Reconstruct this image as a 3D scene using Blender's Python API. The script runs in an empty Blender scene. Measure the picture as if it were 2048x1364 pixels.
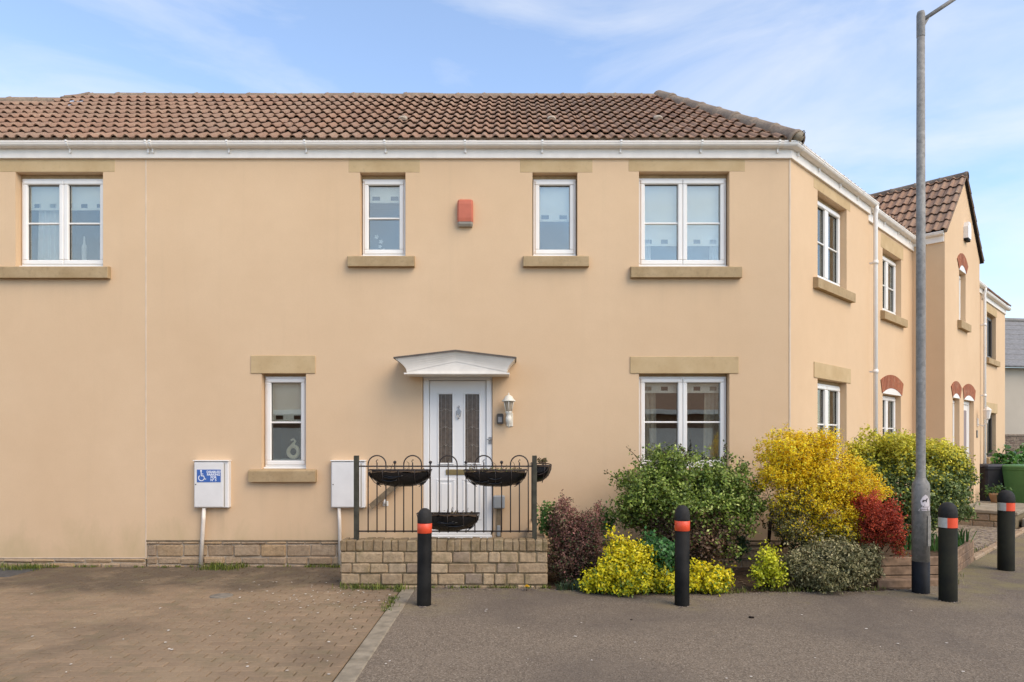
import bpy, bmesh, math, random
import numpy as np
from mathutils import Vector, Matrix

random.seed(7)
rng = np.random.default_rng(11)
scene = bpy.context.scene
COL = scene.collection
R = math.radians

# ------------------------------------------------------------------ camera
FPX = 1350.0            # focal length in photo pixels (2048 wide)
CAM_D = 8.71            # metres from the main facade
CAM_H = 1.63
HOR = 880.0
cam_data = bpy.data.cameras.new('camera')
cam = bpy.data.objects.new('camera', cam_data)
COL.objects.link(cam)
cam.location = (0, -CAM_D, CAM_H)
cam.rotation_euler = (R(90), 0, 0)
cam_data.sensor_width = 36
cam_data.lens = FPX / 2048 * 36
cam_data.shift_y = (HOR - 682) / 2048
cam_data.clip_end = 2000
scene.camera = cam

# ------------------------------------------------------------------ world, sun, exposure
SUN_AZ = (0.72, -0.69)
SUN_EL = 44
world = bpy.data.worlds.new('World')
scene.world = world
world.use_nodes = True
wt = world.node_tree
wt.nodes.clear()
w_out = wt.nodes.new('ShaderNodeOutputWorld')
w_bg = wt.nodes.new('ShaderNodeBackground')
w_sky = wt.nodes.new('ShaderNodeTexSky')
w_sky.sky_type = 'NISHITA'
w_sky.sun_disc = False
w_sky.sun_elevation = R(SUN_EL)
w_sky.sun_rotation = math.atan2(SUN_AZ[0], SUN_AZ[1])
w_sky.air_density = 1.0
w_sky.dust_density = 0.3
w_sky.ozone_density = 2.0
w_tc = wt.nodes.new('ShaderNodeTexCoord')
w_map = wt.nodes.new('ShaderNodeMapping')
w_map.inputs['Rotation'].default_value = (0.25, R(-22), 0.5)
w_map.inputs['Scale'].default_value = (1.6, 1.6, 5.0)
w_map.inputs['Location'].default_value = (0.3, 0.21, 0.62)
w_n = wt.nodes.new('ShaderNodeTexNoise')
w_n.inputs['Scale'].default_value = 1.7
w_n.inputs['Detail'].default_value = 9
w_n.inputs['Roughness'].default_value = 0.55
w_n.inputs['Distortion'].default_value = 0.5
w_rmp = wt.nodes.new('ShaderNodeValToRGB')
w_rmp.color_ramp.elements[0].position = 0.42
w_rmp.color_ramp.elements[0].color = (0.10, 0.10, 0.10, 1)
w_rmp.color_ramp.elements[1].position = 0.73
w_rmp.color_ramp.elements[1].color = (0.72, 0.72, 0.72, 1)
w_mix = wt.nodes.new('ShaderNodeMix')
w_mix.data_type = 'RGBA'
w_mix.inputs['B'].default_value = (3.2, 3.3, 3.5, 1)
wl = wt.links.new
wl(w_tc.outputs['Generated'], w_map.inputs['Vector'])
wl(w_map.outputs['Vector'], w_n.inputs['Vector'])
wl(w_n.outputs['Fac'], w_rmp.inputs['Fac'])
wl(w_rmp.outputs['Color'], w_mix.inputs['Factor'])
wl(w_sky.outputs['Color'], w_mix.inputs['A'])
wl(w_mix.outputs['Result'], w_bg.inputs['Color'])
w_bg.inputs['Strength'].default_value = 0.15
wl(w_bg.outputs['Background'], w_out.inputs['Surface'])

sun_data = bpy.data.lights.new('sun', 'SUN')
sun_data.energy = 1.45
sun_data.angle = R(46)
sun_data.color = (1.0, 0.82, 0.60)
sun = bpy.data.objects.new('sun', sun_data)
COL.objects.link(sun)
_l = math.hypot(*SUN_AZ)
_sd = Vector((SUN_AZ[0] / _l * math.cos(R(SUN_EL)), SUN_AZ[1] / _l * math.cos(R(SUN_EL)), math.sin(R(SUN_EL))))
sun.rotation_euler = (-_sd).to_track_quat('-Z', 'Y').to_euler()
sun.location = (12, -14, 18)

scene.view_settings.view_transform = 'Standard'
scene.view_settings.look = 'None'
scene.view_settings.gamma = 1
scene.view_settings.use_curve_mapping = False
scene.view_settings.exposure = 1.02
scene.render.engine = 'CYCLES'
scene.cycles.max_bounces = 8
scene.cycles.transparent_max_bounces = 12
scene.cycles.use_denoising = True

# ------------------------------------------------------------------ measuring helpers
def P(px, py, Y=0.0):
    d = CAM_D + Y
    return Vector(((px - 1024) / FPX * d, Y, CAM_H + (HOR - py) / FPX * d))

def G(px, py, z=0.0):
    d = (CAM_H - z) * FPX / (py - HOR)
    return Vector(((px - 1024) / FPX * d, d - CAM_D, z))

def proj(p):
    d = p[1] + CAM_D
    if d < 0.2:
        return (-9999, -9999, d)
    return (1024 + FPX * p[0] / d, HOR - FPX * (p[2] - CAM_H) / d, d)

def X0(px): return (px - 1024) / 155.0
def Z0(py): return CAM_H + (HOR - py) / 155.0

# ------------------------------------------------------------------ node materials
class NT:
    def __init__(self, name):
        self.m = bpy.data.materials.new(name)
        self.m.use_nodes = True
        self.t = self.m.node_tree
        self.bsdf = self.t.nodes['Principled BSDF']
        self.out = self.t.nodes['Material Output']
    def n(self, typ, props=None, **ins):
        nd = self.t.nodes.new('ShaderNode' + typ)
        for k, v in (props or {}).items():
            setattr(nd, k, v)
        for k, v in ins.items():
            self.set(nd, k.replace('_', ' '), v)
        return nd
    def set(self, nd, key, v):
        s = nd.inputs[key]
        if isinstance(v, bpy.types.NodeSocket):
            self.t.links.new(v, s)
        elif isinstance(v, (tuple, list)) and len(v) == 3 and s.type == 'RGBA':
            s.default_value = (*v, 1)
        else:
            s.default_value = v
    def pos(self):
        return self.n('NewGeometry').outputs['Position']
    def noise(self, vec, scale, detail=4, rough=0.55, dist=0.0):
        return self.n('TexNoise', None, Vector=vec, Scale=scale, Detail=detail, Roughness=rough, Distortion=dist).outputs['Fac']
    def ramp(self, fac, stops):
        r = self.n('ValToRGB', None, Fac=fac)
        cr = r.color_ramp
        while len(cr.elements) < len(stops):
            cr.elements.new(0.5)
        for e, (p, c) in zip(cr.elements, stops):
            e.position = p
            e.color = (*c, 1) if not isinstance(c, (int, float)) else (c, c, c, 1)
        return r.outputs['Color']
    def mix(self, fac, a, b, mode='MIX'):
        nd = self.t.nodes.new('ShaderNodeMix')
        nd.data_type = 'RGBA'
        nd.blend_type = mode
        self.set(nd, 'Factor', fac)
        for sock, v in (('A', a), ('B', b)):
            s = [i for i in nd.inputs if i.name == sock and i.type == 'RGBA'][0]
            if isinstance(v, bpy.types.NodeSocket):
                self.t.links.new(v, s)
            else:
                s.default_value = (*v, 1)
        return [o for o in nd.outputs if o.type == 'RGBA'][0]
    def math(self, op, a, b=0.0, clamp=False):
        nd = self.t.nodes.new('ShaderNodeMath')
        nd.operation = op
        nd.use_clamp = clamp
        for i, v in enumerate((a, b)):
            if isinstance(v, bpy.types.NodeSocket):
                self.t.links.new(v, nd.inputs[i])
            else:
                nd.inputs[i].default_value = v
        return nd.outputs[0]
    def rangemap(self, v, a, b, c=0.0, d=1.0):
        nd = self.n('MapRange', None, Value=v)
        for k, x in (('From Min', a), ('From Max', b), ('To Min', c), ('To Max', d)):
            nd.inputs[k].default_value = x
        return nd.outputs['Result']
    def bump(self, h, strength, dist):
        b = self.n('Bump', None, Height=h, Strength=strength, Distance=dist)
        self.t.links.new(b.outputs['Normal'], self.bsdf.inputs['Normal'])
    def base(self, c, rough=0.7, spec=0.3, metal=0.0):
        self.set(self.bsdf, 'Base Color', c)
        self.set(self.bsdf, 'Roughness', rough)
        self.set(self.bsdf, 'Specular IOR Level', spec)
        self.set(self.bsdf, 'Metallic', metal)
        return self.m

def simple(name, c, rough=0.6, spec=0.35, metal=0.0, var=0.08, scale=6.0, bump=0.0, bscale=80.0):
    t = NT(name)
    p = t.pos()
    f = t.noise(p, scale, 5)
    lo = tuple(x * (1 - var) for x in c)
    hi = tuple(min(1, x * (1 + var)) for x in c)
    col = t.ramp(f, [(0.3, lo), (0.7, hi)])
    t.base(col, rough, spec, metal)
    if bump:
        t.bump(t.noise(p, bscale, 3), bump, 0.004)
    return t.m

M = {}
# painted render
def render_mat():
    t = NT('painted_render')
    p = t.pos()
    a = t.noise(p, 0.55, 4, 0.6)
    b = t.noise(p, 5.0, 6, 0.65)
    col = t.ramp(a, [(0.3, (0.665, 0.465, 0.284)), (0.7, (0.725, 0.520, 0.328))])
    col = t.mix(t.rangemap(b, 0.35, 0.75, 0.0, 0.22), col, (0.60, 0.42, 0.255))
    sep = t.n('SeparateXYZ', None, Vector=p)
    # algae and splash staining that climbs from the base in patches
    mp = t.n('Mapping', None, Vector=p)
    mp.inputs['Scale'].default_value = (1.0, 1.0, 0.45)
    c = t.noise(mp.outputs['Vector'], 2.1, 6, 0.65, 0.4)
    hz = t.rangemap(sep.outputs['Z'], 0.15, 1.2, 0.36, -0.35)
    st = t.rangemap(t.math('ADD', c, hz), 0.62, 1.0, 0.0, 0.45)
    col = t.mix(st, col, (0.36, 0.30, 0.14))
    # faint rain streaks
    mp2 = t.n('Mapping', None, Vector=p)
    mp2.inputs['Scale'].default_value = (7.0, 7.0, 0.35)
    s = t.noise(mp2.outputs['Vector'], 1.0, 4, 0.5)
    col = t.mix(t.rangemap(s, 0.58, 0.8, 0.0, 0.10), col, (0.46, 0.34, 0.22))
    v = t.n('TexVoronoi', None, Vector=p, Scale=9.0)
    v.feature = 'F1'
    spk = t.rangemap(v.outputs['Distance'], 0.0, 0.035, 0.35, 0.0)
    col = t.mix(spk, col, (0.33, 0.24, 0.16))
    fine = t.noise(p, 85, 4, 0.7)
    col = t.mix(t.rangemap(fine, 0.42, 0.72, 0.0, 0.16), col, (0.50, 0.35, 0.21))
    # rain drips below sills and boxes
    for (x0, x1, zt, L, k) in [(X0(p0), X0(p1), Z0(py), L_, k_) for p0, p1, py, L_, k_ in ((0, 222, 557, 0.6, .08), (697, 830, 535, 0.5, .08), (1046, 1177, 535, 0.5, .08), (1260, 1481, 557, 0.6, .08), (500, 634, 962, 0.5, .10), (393, 462, 1015, 0.5, .32), (665, 733, 1015, 0.5, .25), (915, 947, 455, 0.5, .15))]:
        inx = t.math('MULTIPLY', t.rangemap(sep.outputs['X'], x0 - 0.02, x0 + 0.02), t.rangemap(sep.outputs['X'], x1 - 0.02, x1 + 0.02, 1.0, 0.0))
        inz = t.math('MULTIPLY', t.rangemap(sep.outputs['Z'], zt - L, zt, 0.0, 1.0), t.rangemap(sep.outputs['Z'], zt, zt + 0.01, 1.0, 0.0))
        dr = t.math('MULTIPLY', t.math('MULTIPLY', inx, inz), t.rangemap(s, 0.42, 0.66, 0.0, k))
        col = t.mix(dr, col, (0.32, 0.25, 0.16))
    t.base(col, 0.88, 0.2)
    f = t.noise(p, 260, 3, 0.7)
    g = t.noise(p, 30, 3, 0.6)
    t.bump(t.math('ADD', f, t.math('MULTIPLY', g, 0.8)), 0.32, 0.004)
    return t.m
M['render'] = render_mat()

def stone_mat(name, stops, bump=0.5, moss=0.0, scale=28, island=False):
    t = NT(name)
    p = t.pos()
    if island:
        rnd = t.n('NewGeometry').outputs['Random Per Island']
    else:
        rnd = t.n('ObjectInfo').outputs['Random']
    col = t.ramp(rnd, stops)
    n1 = t.noise(p, scale, 7, 0.7)
    n2 = t.noise(p, 7, 4, 0.6)
    col = t.mix(t.rangemap(n1, 0.32, 0.62, 0.5, 0.0), col, (0.12, 0.09, 0.06), 'MIX')
    col = t.mix(t.rangemap(n2, 0.5, 0.75, 0.0, 0.35), col, (0.48, 0.38, 0.26))
    if moss:
        n3 = t.noise(p, 5.5, 6, 0.7)
        col = t.mix(t.rangemap(n3, 0.50, 0.70, 0.0, moss), col, (0.12, 0.105, 0.035))
    t.base(col, 0.9, 0.2)
    t.bump(t.math('ADD', n1, t.math('MULTIPLY', t.noise(p, 120, 3), 0.4)), bump, 0.012)
    return t.m
M['stone'] = stone_mat('plinth_stone', [(0.0, (0.36, 0.25, 0.155)), (0.4, (0.43, 0.31, 0.20)), (0.6, (0.36, 0.26, 0.175)), (0.8, (0.50, 0.33, 0.17)), (1.0, (0.40, 0.30, 0.205))], 0.7)
M['brick'] = stone_mat('weathered_brick', [(0.0, (0.40, 0.29, 0.175)), (0.3, (0.52, 0.385, 0.24)), (0.55, (0.45, 0.33, 0.205)), (0.75, (0.36, 0.255, 0.16)), (0.9, (0.31, 0.24, 0.18)), (1.0, (0.52, 0.395, 0.255))], 0.9, 0.5, 20)
M['coping'] = stone_mat('mossy_coping_brick', [(0.0, (0.28, 0.20, 0.115)), (0.5, (0.33, 0.24, 0.14)), (1.0, (0.37, 0.28, 0.17))], 0.9, 0.75, 24)
M['mortar'] = simple('mortar', (0.19, 0.15, 0.09), 0.95, 0.1, var=0.25, scale=20, bump=0.5)
M['mortar_pale'] = simple('mortar_pale', (0.42, 0.34, 0.25), 0.95, 0.1, var=0.2, scale=20, bump=0.4)
M['farbrick'] = stone_mat('far_wall_brick', [(0.0, (0.17, 0.12, 0.10)), (0.5, (0.24, 0.18, 0.14)), (1.0, (0.30, 0.24, 0.19))], 0.5)
def lintel_mat():
    t = NT('dressed_stone')
    p = t.pos()
    a = t.noise(p, 3.0, 5, 0.6)
    col = t.ramp(a, [(0.3, (0.49, 0.345, 0.18)), (0.7, (0.58, 0.43, 0.245))])
    b = t.noise(p, 14, 6, 0.7)
    col = t.mix(t.rangemap(b, 0.55, 0.8, 0, 0.4), col, (0.27, 0.20, 0.11))
    t.base(col, 0.9, 0.2)
    t.bump(t.noise(p, 140, 4, 0.7), 0.3, 0.004)
    return t.m
M['lintel'] = lintel_mat()
def sill_mat():
    t = NT('weathered_sill_stone')
    p = t.pos()
    a = t.noise(p, 4.0, 6, 0.65)
    col = t.ramp(a, [(0.3, (0.36, 0.25, 0.13)), (0.7, (0.47, 0.345, 0.20))])
    b = t.noise(p, 22, 6, 0.7)
    col = t.mix(t.rangemap(b, 0.5, 0.78, 0, 0.55), col, (0.20, 0.15, 0.085))
    t.base(col, 0.92, 0.2)
    t.bump(t.noise(p, 110, 4, 0.7), 0.4, 0.005)
    return t.m
M['sill'] = sill_mat()
M['upvc'] = simple('white_upvc', (0.84, 0.81, 0.76), 0.32, 0.5, var=0.03, scale=3)
M['upvc_dirty'] = simple('weathered_white_upvc', (0.86, 0.80, 0.72), 0.5, 0.3, var=0.06, scale=7)
M['door'] = simple('white_door', (0.80, 0.78, 0.745), 0.38, 0.45, var=0.03, scale=3)
M['canopy'] = simple('cream_canopy', (0.80, 0.74, 0.65), 0.5, 0.3, var=0.08, scale=5)
M['gasket'] = simple('black_gasket', (0.02, 0.02, 0.02), 0.5)
M['bead'] = simple('pale_render_bead', (0.66, 0.52, 0.38), 0.6, var=0.1)
M['dark_frame'] = simple('dark_brown_frame', (0.045, 0.033, 0.028), 0.35, 0.5)
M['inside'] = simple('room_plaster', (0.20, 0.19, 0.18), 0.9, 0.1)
M['blind'] = simple('cream_blind', (0.90, 0.89, 0.82), 0.85, 0.1, var=0.03)
M['curtain'] = simple('cream_curtain', (0.55, 0.50, 0.42), 0.9, 0.1, var=0.1, scale=12)
M['sheer'] = simple('white_sheer_curtain', (0.72, 0.72, 0.72), 0.9, 0.1, var=0.06, scale=12)

def glass_mat(name, refl, tint):
    t = NT(name)
    t.t.nodes.remove(t.bsdf)
    tr = t.n('BsdfTransparent', None, Color=tint)
    gl = t.n('BsdfGlossy', None, Color=(0.93, 0.90, 0.81), Roughness=0.0)
    p = t.pos()
    b = t.n('Bump', None, Height=t.noise(p, 1.6, 2), Strength=0.03, Distance=0.02)
    t.t.links.new(b.outputs['Normal'], gl.inputs['Normal'])
    lw = t.n('LayerWeight', None, Blend=0.25)
    fac = t.math('ADD', t.math('MULTIPLY', lw.outputs['Fresnel'], 0.8), refl, True)
    mx = t.n('MixShader')
    t.t.links.new(fac, mx.inputs[0])
    t.t.links.new(tr.outputs[0], mx.inputs[1])
    t.t.links.new(gl.outputs[0], mx.inputs[2])
    t.t.links.new(mx.outputs[0], t.out.inputs['Surface'])
    return t.m
M['glass'] = glass_mat('double_glazing', 0.19, (0.96, 0.97, 0.94))
M['door_glass'] = simple('obscured_door_glass', (0.115, 0.088, 0.066), 0.22, 0.5, var=0.3, scale=28, bump=0.5, bscale=45)

def tile_mat(name, island):
    t = NT(name)
    p = t.pos()
    rnd = t.n('NewGeometry').outputs['Random Per Island'] if island else t.n('ObjectInfo').outputs['Random']
    col = t.ramp(rnd, [(0.0, (0.29, 0.175, 0.118)), (0.3, (0.345, 0.205, 0.135)), (0.55, (0.315, 0.190, 0.128)), (0.8, (0.375, 0.232, 0.155)), (1.0, (0.26, 0.16, 0.112))])
    big = t.noise(p, 0.7, 4)
    col = t.mix(t.rangemap(big, 0.4, 0.65, 0.0, 0.5), col, (0.30, 0.215, 0.155))
    n = t.noise(p, 26, 6, 0.7)
    col = t.mix(t.rangemap(n, 0.5, 0.75, 0, 0.6), col, (0.115, 0.078, 0.055))
    lich = t.noise(p, 11, 6, 0.75)
    col = t.mix(t.rangemap(lich, 0.56, 0.66, 0, 0.6), col, (0.40, 0.33, 0.22))
    t.base(col, 0.92, 0.15)
    t.bump(t.noise(p, 190, 4, 0.7), 0.4, 0.005)
    return t.m
M['tile'] = tile_mat('concrete_roof_tile', False)
M['tile_mass'] = tile_mat('concrete_roof_tile_mass', True)
M['ridge'] = stone_mat('ridge_tile', [(0.0, (0.25, 0.18, 0.13)), (0.5, (0.28, 0.21, 0.155)), (1.0, (0.32, 0.245, 0.18))], 0.5)
M['deck'] = simple('roof_felt', (0.03, 0.026, 0.024), 0.95, 0.05)
M['slate'] = simple('grey_slate', (0.22, 0.21, 0.20), 0.75, 0.3, var=0.25, scale=9, bump=0.4, bscale=30)
M['chips'] = stone_mat('slate_chip', [(0.0, (0.10, 0.085, 0.09)), (0.4, (0.22, 0.18, 0.18)), (0.7, (0.34, 0.27, 0.20)), (1.0, (0.42, 0.36, 0.30))], 0.3, island=True)
M['arch'] = stone_mat('red_arch_brick', [(0.0, (0.40, 0.13, 0.065)), (0.5, (0.45, 0.155, 0.08)), (1.0, (0.36, 0.115, 0.06))], 0.3, island=True)

BOLLARD_FEET = [(G(848, 1210).x, G(848, 1210).y, 0.5), (G(1364, 1210).x, G(1364, 1210).y, 0.35), (G(1896, 1201).x, G(1896, 1201).y, 0.6), (G(1841, 1185).x, G(1841, 1185).y, 0.5)]
def tarmac_mat():
    t = NT('tarmac')
    p = t.pos()
    f = t.noise(p, 210, 2, 0.6)
    v = t.n('TexVoronoi', None, Vector=p, Scale=105.0)
    chip = t.ramp(v.outputs['Color'], [(0.0, (0.10, 0.078, 0.058)), (0.5, (0.205, 0.162, 0.118)), (0.85, (0.28, 0.225, 0.165)), (1.0, (0.42, 0.35, 0.27))])
    big = t.noise(p, 0.45, 4, 0.55, 0.4)
    col = t.mix(t.rangemap(big, 0.42, 0.60, 0.0, 0.55), chip, (0.118, 0.096, 0.078))
    med = t.noise(p, 2.3, 6, 0.65)
    col = t.mix(t.rangemap(med, 0.52, 0.72, 0.0, 0.35), col, (0.25, 0.20, 0.145))
    # moss and silt where the tarmac meets the bed
    sep = t.n('SeparateXYZ', None, Vector=p)
    edge = t.rangemap(sep.outputs['Y'], -2.5, -1.3, -0.25, 0.14)
    ms = t.rangemap(t.math('ADD', t.noise(p, 1.9, 6, 0.7), edge), 0.56, 0.74, 0.0, 0.6)
    col = t.mix(ms, col, (0.24, 0.205, 0.095))
    # silt and algae round the foot of each post
    for (cx, cy, rad_) in BOLLARD_FEET:
        dist = t.n('VectorMath', {'operation': 'DISTANCE'})
        t.t.links.new(p, dist.inputs[0])
        dist.inputs[1].default_value = (cx, cy, 0)
        ring_ = t.rangemap(t.math('ADD', dist.outputs['Value'], t.math('MULTIPLY', t.noise(p, 3.2, 5, 0.65), 0.9)), 0.42, 0.42 + rad_, 0.6, 0.0)
        col = t.mix(ring_, col, (0.26, 0.21, 0.12))
    t.base(col, 0.92, 0.15)
    h = t.math('ADD', t.math('MULTIPLY', v.outputs['Distance'], 1.0), f)
    t.bump(h, 0.55, 0.006)
    return t.m
M['tarmac'] = tarmac_mat()

def paver_mat(name, island):
    t = NT(name)
    p = t.pos()
    rnd = t.n('NewGeometry').outputs['Random Per Island'] if island else t.n('ObjectInfo').outputs['Random']
    col = t.ramp(rnd, [(0.0, (0.255, 0.178, 0.112)), (0.35, (0.285, 0.202, 0.127)), (0.65, (0.25, 0.178, 0.112)), (1.0, (0.315, 0.22, 0.137))])
    big = t.noise(p, 0.75, 5, 0.6, 0.5)
    sep = t.n('SeparateXYZ', None, Vector=p)
    # damp black algae spreading from the north wall, ragged outline
    edge = t.rangemap(sep.outputs['Y'], -1.75, -0.95, -0.06, 0.34)
    alg = t.rangemap(t.math('ADD', big, edge), 0.50, 0.74, 0.0, 0.82)
    col = t.mix(alg, col, (0.088, 0.068, 0.048))
    n = t.noise(p, 34, 6, 0.7)
    col = t.mix(t.rangemap(n, 0.45, 0.72, 0, 0.45), col, (0.15, 0.115, 0.08))
    g = t.noise(p, 3.1, 5, 0.65)
    col = t.mix(t.rangemap(g, 0.50, 0.66, 0, 0.55), col, (0.175, 0.142, 0.082))
    g2 = t.noise(p, 1.4, 6, 0.7)
    col = t.mix(t.rangemap(g2, 0.50, 0.62, 0, 0.35), col, (0.34, 0.25, 0.155))
    vv = t.n('TexVoronoi', None, Vector=p, Scale=60.0)
    col = t.mix(t.rangemap(vv.outputs['Distance'], 0.0, 0.22, 0.5, 0.0), col, (0.40, 0.33, 0.22))
    t.base(col, 0.9, 0.2)
    t.bump(t.math('ADD', n, t.noise(p, 180, 3)), 0.4, 0.005)
    return t.m
M['paver'] = paver_mat('block_paver', False)
M['paver_mass'] = paver_mat('block_paver_mass', True)
M['bed'] = simple('jointing_sand', (0.075, 0.062, 0.035), 0.95, 0.1, var=0.35, scale=5)
M['concrete'] = simple('old_concrete', (0.28, 0.235, 0.17), 0.92, 0.2, var=0.28, scale=9, bump=0.5, bscale=120)
M['soil'] = simple('garden_soil', (0.095, 0.065, 0.042), 0.98, 0.05, var=0.5, scale=18, bump=1.0, bscale=55)
M['ground'] = simple('far_ground', (0.11, 0.10, 0.085), 0.95, 0.1, var=0.2, scale=0.4)
M['gravel'] = simple('gravel', (0.30, 0.25, 0.18), 0.95, 0.15, var=0.5, scale=45, bump=1.0, bscale=60)
M['iron'] = simple('black_iron', (0.040, 0.030, 0.026), 0.55, 0.4, var=0.4, scale=20)
M['post_metal'] = simple('weathered_post', (0.055, 0.052, 0.036), 0.7, 0.3, var=0.4, scale=12)
M['liner'] = simple('black_plastic_liner', (0.008, 0.008, 0.009), 0.22, 0.5, var=0.3, scale=14, bump=0.6, bscale=14)
M['bollard'] = simple('black_plastic', (0.011, 0.0105, 0.0095), 0.65, 0.15, var=0.7, scale=5, bump=0.3, bscale=60)
def bollard_mossy():
    t = NT('algae_stained_plastic')
    p = t.pos()
    n = t.noise(p, 5, 6, 0.7)
    col = t.ramp(n, [(0.35, (0.013, 0.013, 0.010)), (0.6, (0.021, 0.021, 0.013)), (0.8, (0.035, 0.031, 0.018))])
    t.base(col, 0.75, 0.15)
    t.bump(t.noise(p, 60, 3), 0.3, 0.003)
    return t.m
M['bollard_moss'] = bollard_mossy()
M['cap'] = simple('grey_black_cap', (0.030, 0.028, 0.026), 0.7, 0.2, var=0.25, scale=18, bump=0.4, bscale=90)
M['orange'] = simple('orange_reflective_band', (0.78, 0.085, 0.030), 0.4, 0.5, var=0.06, scale=30)
M['white_band'] = simple('white_reflective_band', (0.52, 0.50, 0.44), 0.4, 0.5, var=0.12, scale=30)
def galv_mat():
    t = NT('galvanised_steel')
    p = t.pos()
    v = t.n('TexVoronoi', None, Vector=p, Scale=34.0)
    col = t.ramp(v.outputs['Color'], [(0.0, (0.185, 0.175, 0.16)), (1.0, (0.29, 0.275, 0.25))])
    n = t.noise(p, 3.5, 6, 0.75, 0.6)
    col = t.mix(t.rangemap(n, 0.52, 0.66, 0, 0.5), col, (0.38, 0.365, 0.33))
    col = t.mix(t.rangemap(t.noise(p, 9, 5, 0.7), 0.6, 0.75, 0, 0.5), col, (0.13, 0.13, 0.11))
    t.base(col, 0.66, 0.3, 0.08)
    t.bump(t.noise(p, 60, 3), 0.15, 0.003)
    return t.m
M['galv'] = galv_mat()
M['black_paint'] = simple('black_blue_paint', (0.011, 0.012, 0.015), 0.6, 0.2, var=0.3, scale=14)
M['white_plastic'] = simple('white_meter_box', (0.76, 0.735, 0.70), 0.45, 0.4, var=0.05, scale=5)
M['white_pipe'] = simple('aged_white_pipe', (0.80, 0.72, 0.62), 0.5, 0.4, var=0.12, scale=9)
M['blue'] = simple('blue_sign', (0.055, 0.14, 0.42), 0.4, 0.4, var=0.06)
M['sign_white'] = simple('white_print', (0.85, 0.87, 0.9), 0.5, 0.3, var=0.02)
M['sticker'] = simple('pink_white_sticker', (0.62, 0.56, 0.56), 0.5, 0.3, var=0.1, scale=40)
M['print_black'] = simple('black_print', (0.02, 0.02, 0.02), 0.6)
M['print_grey'] = simple('grey_print', (0.27, 0.22, 0.22), 0.6)
M['alarm_red'] = simple('faded_red_plastic', (0.50, 0.135, 0.075), 0.5, 0.4, var=0.08, scale=8)
M['alarm_base'] = simple('grey_plastic', (0.40, 0.36, 0.30), 0.5, 0.4)
M['lamp'] = simple('cream_painted_lamp', (0.72, 0.68, 0.58), 0.45, 0.4, var=0.08, scale=30)
M['frosted'] = simple('dull_lamp_glass', (0.40, 0.33, 0.24), 0.25, 0.5)
M['key'] = simple('bronze_key_safe', (0.09, 0.075, 0.06), 0.45, 0.4, 0.3)
M['key_pad'] = simple('grey_key_pad', (0.28, 0.27, 0.26), 0.4, 0.4)
M['chrome'] = simple('satin_chrome', (0.45, 0.44, 0.43), 0.3, 0.5, 0.9)
M['brass'] = simple('dull_brass', (0.36, 0.27, 0.12), 0.38, 0.5, 0.7)
M['lead'] = simple('lead_came', (0.30, 0.26, 0.21), 0.4, 0.5, 0.3)
M['lead_roof'] = simple('lead_flashing', (0.12, 0.10, 0.085), 0.7, 0.3, var=0.25, scale=10)
M['wood'] = simple('weathered_timber', (0.20, 0.15, 0.095), 0.85, 0.2, var=0.3, scale=15, bump=0.4, bscale=70)
M['sleeper'] = simple('brown_sleeper', (0.235, 0.155, 0.10), 0.85, 0.2, var=0.35, scale=11, bump=0.5, bscale=60)
M['grey_box'] = simple('grey_service_box', (0.30, 0.31, 0.31), 0.5, 0.4)
M['bin_green'] = simple('green_bin_plastic', (0.085, 0.225, 0.080), 0.5, 0.35, var=0.08)
M['bin_black'] = simple('black_bin_plastic', (0.022, 0.020, 0.024), 0.5, 0.35, var=0.2)
M['terracotta'] = simple('terracotta_pot', (0.38, 0.22, 0.12), 0.8, 0.2, var=0.15)
M['bark'] = simple('shrub_bark', (0.085, 0.055, 0.035), 0.9, 0.1, var=0.4, scale=30)
M['stake'] = simple('dark_stake', (0.055, 0.035, 0.024), 0.85, 0.1, var=0.3, scale=20)
M['cover'] = simple('grey_iron_cover', (0.075, 0.075, 0.075), 0.7, 0.3, var=0.3, scale=16, bump=0.5)
M['cover_pale'] = simple('pale_cover', (0.20, 0.175, 0.14), 0.85, 0.2, var=0.3, scale=16)
M['vent'] = simple('pale_vent', (0.42, 0.35, 0.27), 0.85, 0.2, var=0.2, scale=16)
M['cream_far'] = simple('far_cream_render', (0.48, 0.42, 0.34), 0.9, 0.1, var=0.05, scale=1)
M['garage_wall'] = simple('garage_brick', (0.24, 0.15, 0.10), 0.9, 0.1, var=0.2, scale=10)
M['petal'] = simple('pale_petal', (0.62, 0.56, 0.48), 0.8, 0.1, var=0.1, scale=60)
M['dandelion'] = simple('dandelion_yellow', (0.80, 0.50, 0.02), 0.7, 0.1)
M['dropping'] = simple('dark_crumb', (0.018, 0.012, 0.010), 0.8, 0.1)
M['ornament'] = simple('cream_ceramic', (0.92, 0.86, 0.66), 0.35, 0.4)

def leaf_mat(name, rough, trans):
    t = NT(name)
    a = t.n('VertexColor')
    a.layer_name = 'Col'
    t.base(a.outputs['Color'], rough, 0.3)
    tl = t.n('BsdfTranslucent', None, Color=a.outputs['Color'])
    mx = t.n('MixShader')
    mx.inputs[0].default_value = trans
    t.t.links.new(t.bsdf.outputs[0], mx.inputs[1])
    t.t.links.new(tl.outputs[0], mx.inputs[2])
    t.t.links.new(mx.outputs[0], t.out.inputs['Surface'])
    return t.m
M['leaf'] = leaf_mat('leaf', 0.5, 0.22)
M['leaf_gloss'] = leaf_mat('glossy_leaf', 0.33, 0.2)

# ------------------------------------------------------------------ object helpers
PW = {}     # world origin of every Empty we parent to

def tag(o, label=None, cat=None, group=None, kind=None):
    if label: o['label'] = label
    if cat: o['category'] = cat
    if group: o['group'] = group
    if kind: o['kind'] = kind
    return o

def thing(name, loc, label, cat, group=None):
    o = bpy.data.objects.new(name, None)
    o.empty_display_size = 0.1
    COL.objects.link(o)
    o.location = loc
    PW[o.name] = Vector(loc)
    return tag(o, label, cat, group)

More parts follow.
